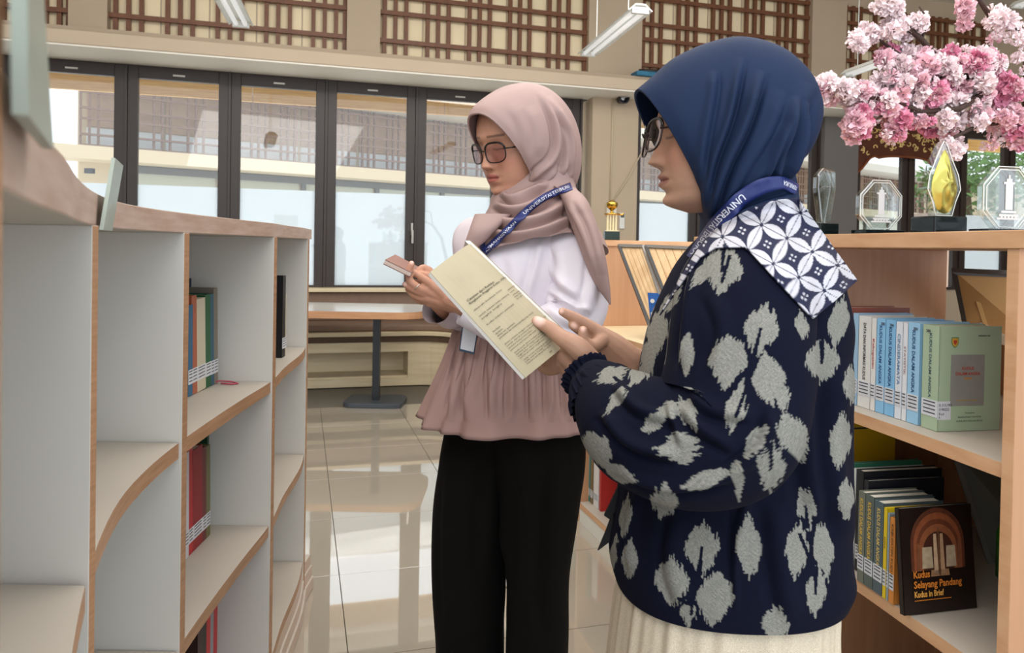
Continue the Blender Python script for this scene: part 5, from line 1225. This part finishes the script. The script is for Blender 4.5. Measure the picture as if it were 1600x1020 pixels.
neck2 = fast_mesh('headscarf_neck', G, M_hij2, p2, closed=True)
# batik collar
bv2 = bvh_of([coat, slv, neck2])
inner = [(0, 1038, 478), (.25, 1075, 412), (.45, 1112, 362), (.62, 1152, 338), (.78, 1195, 318), (1, 1246, 308)]
outer = [(0, 1030, 492), (.25, 1060, 448), (.42, 1092, 402), (.5, 1118, 386), (.58, 1165, 385), (.72, 1218, 442), (.84, 1271, 498), (.92, 1305, 470), (1, 1340, 438)]
nu, nv = 260, 150; uu = np.linspace(0, 1, nu); I = crv(inner, uu); O = np.stack([np.interp(uu, [o[0] for o in outer], [o[k] for o in outer]) for k in (1, 2)], 1)
vv = np.linspace(0, 1, nv)[None, :, None]; XY = I[:, None]*(1-vv)+O[:, None]*vv
fb = 1.0+.06*np.linspace(0, 1, nv)[None, :]*np.ones((nu, 1))
G = drape(bv2, XY[..., 0], XY[..., 1], fb, .007, 25)
n_ = normals(G, False); n_ *= np.sign((n_*(np.array(CAM)-G)).sum(-1, keepdims=True))
X, Y = XY[..., 0], XY[..., 1]; a = math.radians(28); L = 45.
p_ = ((X-1150)*math.cos(a)+(Y-330)*math.sin(a))/L; q_ = (-(X-1150)*math.sin(a)+(Y-330)*math.cos(a))/L
fp = p_-np.round(p_); fq = q_-np.round(q_); fp2 = p_-np.floor(p_); fq2 = q_-np.floor(q_)
white = ((np.abs(fq) < .235*np.sin(np.pi*fp2)**.8-.015) & (np.abs(fq) > .012)) | ((np.abs(fp) < .235*np.sin(np.pi*fq2)**.8-.015) & (np.abs(fp) > .012))
cd = np.zeros(X.shape, bool)
for (ax_, ay_) in ((-.07, -.07), (.07, -.07), (-.07, .07), (.07, .07)): cd |= np.hypot(fp2-.5-ax_, fq2-.5-ay_) < .042
both = (np.abs(fp) < .06) & (np.abs(fq) < .06)
col = np.where(((white & ~both) | cd)[..., None], np.array(hx('c2c0c8')), np.array(hx('15193a')))
Gc = thicken(G, n_, -.0025); colc = np.concatenate([col, np.broadcast_to(np.array(hx('15193a')), col.shape)], 1)
fast_mesh('batik_collar', Gc, mat('batik', 'dcd8de', .75, attr='Col'), p2, closed=True, cols=colc)
# lanyard
bv3 = bvh_of([hood2, neck2, coat])
Gr, nr_ = ribbon(bv3, [(1246, 296, 16), (1222, 286, 20), (1195, 290, 24), (1165, 306, 25), (1138, 330, 24), (1112, 358, 22), (1094, 384, 20), (1080, 404, 18)], 24, 90, p2, 'lanyard', M_strap, off=.007, sm=18, fallback=1.05)
ribbon_text(Gr, nr_, 'UNIVERSITAS TERBUKA', .62, .42, .98, .76, M_stxt, p2, flipv=-1, bold=.012)
ribbon_text(Gr, nr_, 'TERBUKA', .5, .02, .17, .7, M_stxt, p2, flipv=-1, bold=.012)
glasses(H2, p2, glassmat('clear_lens', (.80, .70, .66), .10), mat('dark_wire', '2c1d15', .3, .3), r=.0015, top=mat('tortoise', '17120f'), y0=.110, tilt=-.2, rw=.024, rh=.022)
# ---------------------------------------------------------------- the open book she holds
A_, B_, C_, D_ = P(741, 376, 1.13), P(672, 425, 1.01), P(821, 590, 1.01), P(899, 527, 1.13)
t = thing('book', 'open cream paperback with printed back cover held by the navy-scarfed woman', 'book', (A_+C_)/2)
nrm = (D_-A_).cross(B_-A_).normalized(); nrm = nrm if nrm.y < 0 else -nrm
def sheet(u, v, e=0.):   # u: 0 free edge .. 1 spine, v: 0 top .. 1 bottom
    a = B_*(1-v)+C_*v; b = A_*(1-v)+D_*v; bow = math.sin(math.pi*u)*.006 + .010*max(0, (u-.8)/.2)**2*-1
    return a*(1-u)+b*u + nrm*(bow+e)
def slab(e0, e1, u0, u1, v0, v1, nm, mt, n=14):
    G = np.array([[list(sheet(u0+(u1-u0)*i/n, v, e)) for v, e in ((v0, e0), (v1, e0), (v1, e1), (v0, e1))] for i in range(n+1)]); m = MB(); cap_loops(m, G); return m.build(nm, mt, t)
slab(0, -.0008, 0, 1, 0, 1, 'cover', mat('cream_cover', 'b0a58a', .55, var=.06, scale=18))
slab(-.001, -.006, .0, .97, .004, .996, 'page_block', mat('pages_white', 'e6e2dc', .8))
# other half of the open book behind
A2, D2 = A_+Vector((-.007, .006, 0)), D_+Vector((-.007, .006, 0)); E2, F2 = A_+Vector((-.014, .14, -.024)), D_+Vector((-.030, .14, -.01))
m = MB(); m.prism([A2, D2, F2, E2], (-.008, -.002, 0)); m.build('page_block', mat('pages_white', 'e6e2dc'), t)
m = MB(); m.prism([A2+Vector((.0005, 0, 0)), D2+Vector((.0005, 0, 0)), F2+Vector((.0005, 0, 0)), E2+Vector((.0005, 0, 0))], (.001, 0, 0)); m.build('cover', mat('cream_cover', 'cfc49a'), t)
def print_line(u0, u1, v0, v1, txt, sz, bold=0.):
    v, f = glyphs(txt, 1., bold); v = v.copy(); w_ = v[:, 0].max()-v[:, 0].min(); v[:, 0] = (v[:, 0]-v[:, 0].min())/w_
    m_ = MB(); m_.add([sheet(u0+(u1-u0)*x_, v0+(v1-v0)*x_-y_*sz, .0012) for x_, y_ in zip(v[:, 0], v[:, 1])], f); m_.build('printed_line', mat('book_ink', '4a4638', .6), t)
rr = random.Random(4); W1 = ['Kudus', 'dalam', 'angka', 'kota', 'selayang', 'pandang', 'sejarah', 'daerah', 'menara', 'budaya', 'wisata', 'dan', 'industri', 'pada', 'tahun', 'buku', 'jumlah', 'penduduk', 'pemerintah', 'Jawa', 'Tengah', 'dengan', 'yang', 'untuk']
def words_(n): return ' '.join(rr.choice(W1) for _ in range(n))
print_line(.10, .62, .33, .335, 'Catatan dari Redaksi', .024, .012)
print_line(.10, .97, .355, .355, 'Ringkasan Anggaran Kudus, 1974-2000', .022, .012)
for v_, u0, u1, k in ((.41, .08, .62, 3), (.465, .08, .66, 4), (.49, .08, .45, 2), (.545, .08, .60, 3), (.61, .08, .20, 1), (.635, .08, .20, 1), (.655, .08, .38, 2), (.675, .08, .75, 6)):
    print_line(u0, u1, v_, v_, words_(k), .017)
for v_, u0, u1, k in ((.44, .70, .98, 4), (.465, .70, .80, 1), (.49, .70, .95, 3), (.51, .70, .95, 3), (.53, .70, .85, 2)): print_line(u0, u1, v_, v_, words_(k), .017)
for v_, u0, u1, k in ((.73, .08, .6, 4), (.75, .08, .92, 7), (.77, .08, .5, 4), (.79, .08, .55, 5), (.82, .1, .72, 6), (.838, .1, .62, 5), (.856, .1, .60, 5), (.874, .1, .55, 4), (.90, .12, .8, 6), (.918, .12, .66, 5), (.936, .12, .55, 4)): print_line(u0, u1, v_, v_, words_(k), .0145)
print_line(.45, .5, .975, .975, '28', .016)
# ---------------------------------------------------------------- trophies on the right bookcase
M_cry = glassmat('crystal', (.90, .94, .93), .20); M_base = mat('black_glass_base', '10181a', .1); M_etch = mat('etched', 'd9dde0', .6)
TZ = ZT+.031
def pos(x, d): p = P(x, 366, d); p.z = TZ; return p
FX, FZ = Vector((.98, .2, 0)).normalized(), ZU
FY = Vector((-.2, .98, 0)).normalized()
def outline(c, pts, th, mt, nm, t, bevel=.0, off=0., smooth=False):
    m = MB(); m.prism([c+FX*a+ZU*b-FY*(th/2)+FY*off for a, b in pts], FY*th); return m.build(nm, mt, t, bevel=bevel, smooth=smooth)
# octagons with an etched tower
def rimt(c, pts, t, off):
    q = [c+FX*a+ZU*b+FY*off for a, b in pts]; m = MB(); m.tube(q+[q[0], q[1]], .0013, 6, cap=False); m.build('edge_glint_tube', mat('edge_glint', 'dfe6e6', .1), t)  # pale tube, glint along the crystal edge put into its colour
def octo(label, x, d, r_, base_w):
    c = pos(x, d); t = thing('trophy', label, 'trophy', c)
    m = MB(); m.box(c+ZU*.008, (base_w, .028, .008), (FX, FY, ZU)); m.build('trophy_base', M_base, t, bevel=.0015)
    cc = c+ZU*(.014+r_*.985); pts = [(r_*math.cos(math.radians(22.5+45*i))*1.0, r_*1.08*math.sin(math.radians(22.5+45*i))) for i in range(8)]
    outline(cc, pts, .022, M_cry, 'crystal_plate', t, bevel=.004); rimt(cc, pts, t, -.011); rimt(cc, [(a*.9, b*.9) for a, b in pts], t, -.0125)
    def rc(a0, a1, b0, b1, nm='etched_tower'):
        outline(cc, [(a0*r_, b0*r_), (a1*r_, b0*r_), (a1*r_, b1*r_), (a0*r_, b1*r_)], .001, M_etch, nm, t, off=-.0125)
    rc(-.13, .13, -.35, .45); rc(-.2, .2, .45, .52); rc(-.1, .1, .52, .62); rc(-.28, .28, -.45, -.38); rc(-.36, .36, -.56, -.49); rc(-.44, .44, -.66, -.60); rc(-.03, .03, .62, .74)
    for k in range(5): rc(-.3+.13*k, -.22+.13*k, -.6, -.56, 'etched_step')
    return t
octo('octagonal crystal plaque with an etched tower, left one of the two octagons', 1371, 1.93, .066, .058)
octo('large octagonal crystal plaque with an etched tower at the right edge', 1568, 1.72, .074, .07)
# faceted tall crystal
c = pos(1287, 2.02); t = thing('trophy', 'tall narrow crystal trophy on dark base beside the navy headscarf', 'trophy', c)
m = MB(); m.box(c+ZU*.017, (.028, .026, .017), (FX, FY, ZU)); m.build('trophy_base', M_base, t, bevel=.002)
outline(c, [(-.017, .034), (.012, .034), (.028, .13), (.026, .178), (-.012, .186), (-.030, .165), (-.031, .13)], .026, M_cry, 'crystal_block', t, bevel=.005)
# gold flame in crystal on a black cube
c = pos(1466, 1.82); t = thing('trophy', 'gold flame-shaped trophy in clear crystal on a black cube', 'trophy', c)
m = MB(); m.box(c+ZU*.024, (.046, .04, .024), (FX, FY, ZU)); m.build('trophy_base', M_base, t, bevel=.003)
fl = [(-.022, .05), (.024, .05), (.034, .085), (.047, .115), (.040, .15), (.022, .185), (.004, .228), (-.004, .232), (-.024, .188), (-.041, .15), (-.046, .115), (-.032, .085)]
rimt(c, fl, t, -.015); outline(c, fl, .030, M_cry, 'crystal_body', t, bevel=.006)
n = 16; G = []; inn = [(a*.84, .05+(b-.05)*.88+.004) for a, b in fl]
m = MB(); ctr = c+ZU*.13-FY*.030; K = len(inn)
rings = []
for k, sc in enumerate((1., .85, .6, .3)):
    rings.append([c+FX*(a*sc+(.007*math.sin(3*i+k) if k else 0))+ZU*(.13+(b-.13)*sc)-FY*(.0155+.005*k+(.006*math.sin(i*2.1+k*2) if k else 0)) for i, (a, b) in enumerate(inn)])
vv = [p for R_ in rings for p in R_]+[ctr-FY*.004]; ff = []
for k in range(3): ff += [(k*K+i, k*K+(i+1) % K, (k+1)*K+(i+1) % K, (k+1)*K+i) for i in range(K)]
ff += [(3*K+i, 3*K+(i+1) % K, 4*K) for i in range(K)]
m.add(vv, ff); m.build('gold_relief', mat('yellow_gold', 'bdb25c', .25, metal=.8), t, smooth=True, sub=2)
# ---------------------------------------------------------------- carved fretwork arch by the right windows
def pww(x, y, o):
    s = s_of(x, o); p = W(s, 0, o); d = P(x, y, 1)-CAM; q = CAM+d*(p.y/d.y); return s, q.z
t = thing('carved_arch', 'reddish carved wooden arch with golden fretwork in the right windows', 'carving', W(s_of(1372, .1), 2.4, .1))
sa, za = pww(1328, 272, .09); sb, zb2 = pww(1484, 272, .09); _, ztp = pww(1400, 200, .09)
n = 24; low = []
for i in range(n+1):
    u = i/n; e = abs(2*u-1); low.append((sa+(sb-sa)*u, za + (ztp-za)*.42*(1-e**3) - .04*math.sin(u*math.pi*8)*(e > .5)))
m = MB(); m.prism([W(a, b, .06) for a, b in low]+[W(sb, ztp, .06), W(sa, ztp, .06)], WN*.035); m.build('arch_board', mat('red_brown_wood', '5e2f1c', .4, wood='4a2214', scale=5), t)
m = MB(); rr = random.Random(5)
for i in range(90):
    u = rr.random(); e = abs(2*u-1); lo = za+(ztp-za)*(.42*(1-e**3)+.13); z_ = lo+(ztp-.03-lo)*rr.random(); s_ = sa+(sb-sa)*u
    if z_ > ztp-.02: continue
    a0 = rr.random()*6.28; R_ = rr.uniform(.018, .035)
    m.tube([W(s_+R_*math.cos(a0+q)*(1-q*.13), z_+R_*math.sin(a0+q)*(1-q*.13), .1) for q in (0, .8, 1.6, 2.4, 3.2, 4.)], .007, 5)
o = m.build('gilded_scrolls', mat('gilding', 'e0c07a', .5, emit=None), t); o['kind'] = 'stuff'
m = MB(); m.tube([W(a, b-.005, .1) for a, b in low], .014, 6); m.build('arch_moulding', mat('red_brown_light', '7d4326', .4), t, smooth=True)
# ---------------------------------------------------------------- artificial cherry tree
pot = P(1740, 400, 2.35); pot.z = 0
t = thing('artificial_cherry_tree', 'artificial cherry tree with pink and white blossoms reaching in from the upper right', 'tree', pot)
M_bark = mat('dark_branch', '3d2a22', .7, var=.2, scale=30)
m = MB(); m.lathe(pot+ZU*.001, [(0, 0), (.13, 0), (.18, .3), (.19, .34), (.165, .34), (.15, .28), (0, .28)], 24); m.build('pot', mat('pot_white', 'd8d4cc', .4), t, smooth=False)
def br(pts, r0, r1, raw=False):
    q = [Vector(p) if raw else P(*p) for p in pts]; k = len(q)
    m = MB(); m.tube(q, [r0+(r1-r0)*i/(k-1) for i in range(k)], 7); m.build('branch', M_bark, t, smooth=True)
trunk = [tuple(pot+ZU*.25), tuple(pot+Vector((.02, .02, .9))), P(1715, 330, 2.3)[:], P(1690, 210, 2.2)[:]]
br([tuple(v) for v in trunk], .035, .022, True)
br([(1690, 210, 2.2), (1630, 150, 2.1), (1560, 130, 2.0), (1480, 110, 1.95), (1440, 62, 1.9), (1400, 28, 1.88), (1372, 0, 1.86)], .016, .003)
br([(1560, 130, 2.0), (1500, 170, 1.9), (1440, 175, 1.88), (1390, 155, 1.85), (1330, 150, 1.83), (1290, 135, 1.82)], .009, .003)
br([(1690, 210, 2.2), (1670, 90, 2.2), (1600, 48, 2.1), (1555, 38, 2.05), (1530, 0, 2.0), (1515, -40, 2.0)], .014, .004)
br([(1630, 150, 2.1), (1590, 190, 2.0), (1530, 195, 1.95), (1490, 215, 1.9), (1478, 235, 1.9)], .008, .003)
br([(1480, 110, 1.95), (1420, 95, 1.9), (1370, 60, 1.87), (1345, 50, 1.86)], .006, .002)
br([(1440, 175, 1.88), (1380, 180, 1.85), (1335, 205, 1.84)], .005, .002)
br([(1440, 62, 1.9), (1450, 30, 1.9), (1436, 10, 1.9)], .004, .002); br([(1480, 110, 1.95), (1462, 130, 1.9), (1436, 100, 1.9), (1420, 92, 1.9)], .003, .0015)
def petalball(seed, mt, nm):
    rr = random.Random(seed); m = MB()
    for _ in range(64):
        n = Vector((rr.gauss(0, 1), rr.gauss(0, 1), rr.gauss(0, 1))).normalized(); a = n.orthogonal().normalized(); a.rotate(Matrix.Rotation(rr.random()*6.28, 3, n)); b = n.cross(a)
        R_ = .020*rr.uniform(.7, 1.05); w_ = .0062*rr.uniform(.8, 1.3); t_ = n*R_; c0_ = n*R_*.35
        m.add([c0_, t_+a*w_-n*.003, t_+a*w_*.5+b*w_+n*.002, t_-a*w_*.3+b*w_*1.1, t_-a*w_-n*.004], [(0, 1, 2), (0, 2, 3), (0, 3, 4)])
    me = bpy.data.meshes.new(nm); me.from_pydata([tuple(v) for v in m.v], [], m.f); me.materials.append(mt); return me
def petalmat(n, h):
    m = mat(n, h, .6, var=.12, scale=60); b = m.node_tree.nodes['Principled BSDF']; b.inputs['Subsurface Weight'].default_value = .0
    return m
BM = {'w': [petalball(i, petalmat('petal_pale', 'f7e6e8'), 'blossom') for i in (1, 2)], 'p': [petalball(i, petalmat('petal_pink', 'f3cbd4'), 'blossom') for i in (3, 4)], 'h': [petalball(i, petalmat('petal_hot', 'e69ab4'), 'blossom') for i in (5, 6)]}
rr = random.Random(21)
CL = [(1310, 142, 28, 16, 'wwp', 12), (1350, 150, 26, 16, 'wwp', 12), (1290, 132, 14, 10, 'w', 5), (1395, 140, 28, 22, 'wwwp', 16), (1355, 55, 18, 9, 'w', 6), (1400, 45, 24, 8, 'w', 8), (1435, 36, 12, 8, 'w', 5), (1382, 8, 22, 9, 'w', 8), (1395, 18, 10, 8, 'w', 3), (1345, 66, 10, 6, 'w', 3),
      (1385, 90, 12, 12, 'hp', 6), (1430, 95, 30, 18, 'wwp', 14), (1480, 100, 26, 18, 'hhpw', 16), (1540, 98, 24, 14, 'hpw', 14), (1440, 150, 34, 26, 'hpww', 22), (1470, 148, 26, 12, 'hh', 9), (1515, 140, 30, 28, 'wwwp', 22), (1570, 140, 30, 20, 'hhp', 16), (1350, 180, 20, 14, 'hhp', 8), (1335, 200, 16, 12, 'hp', 9), (1375, 165, 30, 12, 'php', 12),
      (1392, 206, 16, 10, 'hp', 7), (1430, 188, 28, 12, 'pwh', 10), (1480, 195, 24, 12, 'wwp', 10), (1455, 200, 12, 8, 'h', 3), (1492, 232, 12, 12, 'w', 6), (1550, 185, 34, 16, 'wwp', 14), (1590, 200, 22, 28, 'php', 14), (1508, 20, 7, 20, 'hp', 5), (1560, 30, 20, 14, 'w', 8), (1575, 62, 26, 14, 'wwp', 9), (1598, 100, 14, 30, 'w', 7), (1545, 220, 24, 10, 'wp', 6), (1595, 45, 12, 14, 'w', 4), (1500, 78, 36, 8, 'w', 6)]
tot = 0
for cx, cy, ax_, ay_, cs, k in CL:
    for _ in range(k):
        if tot >= 298: break
        a = rr.random()*6.283; q_ = rr.random()**.5; p = P(cx+ax_*q_*math.cos(a), cy+ay_*q_*math.sin(a), 1.9+rr.uniform(-.07, .07)+(cx-1400)*.0006)
        o = link('blossom', rr.choice(BM[rr.choice(cs)]), t); o.location = p; o.rotation_euler = (rr.random()*6, rr.random()*6, rr.random()*6); sc = rr.uniform(.95, 1.4); o.scale = (sc, sc, sc); tot += 1

# the many smaller sprays between the counted blossoms, as one part
mw = MB()
for cx, cy, ax_, ay_, cs, k in CL:
    for _ in range(int(k*1.1)):
        a = rr.random()*6.283; q_ = rr.random()**.5*1.1; p = P(cx+ax_*q_*math.cos(a), cy+ay_*q_*math.sin(a), 1.93+rr.uniform(-.08, .09)+(cx-1400)*.0006); R0 = rr.uniform(.012, .02)
        mi = {'w': 0, 'p': 1, 'h': 2}[rr.choice(cs+'w')]
        for _ in range(26):
            n = Vector((rr.gauss(0, 1), rr.gauss(0, 1), rr.gauss(0, 1))).normalized(); u_ = n.orthogonal().normalized(); v_ = n.cross(u_); w_ = .0055
            mw.add([p+n*R0*.3, p+n*R0+u_*w_, p+n*R0*1.08+v_*w_, p+n*R0-u_*w_], [(0, 1, 2, 3)], mi)
o = mw.build('blossom_spray', [MATS['petal_pale'], MATS['petal_pink'], MATS['petal_hot']], t); o['kind'] = 'stuff'
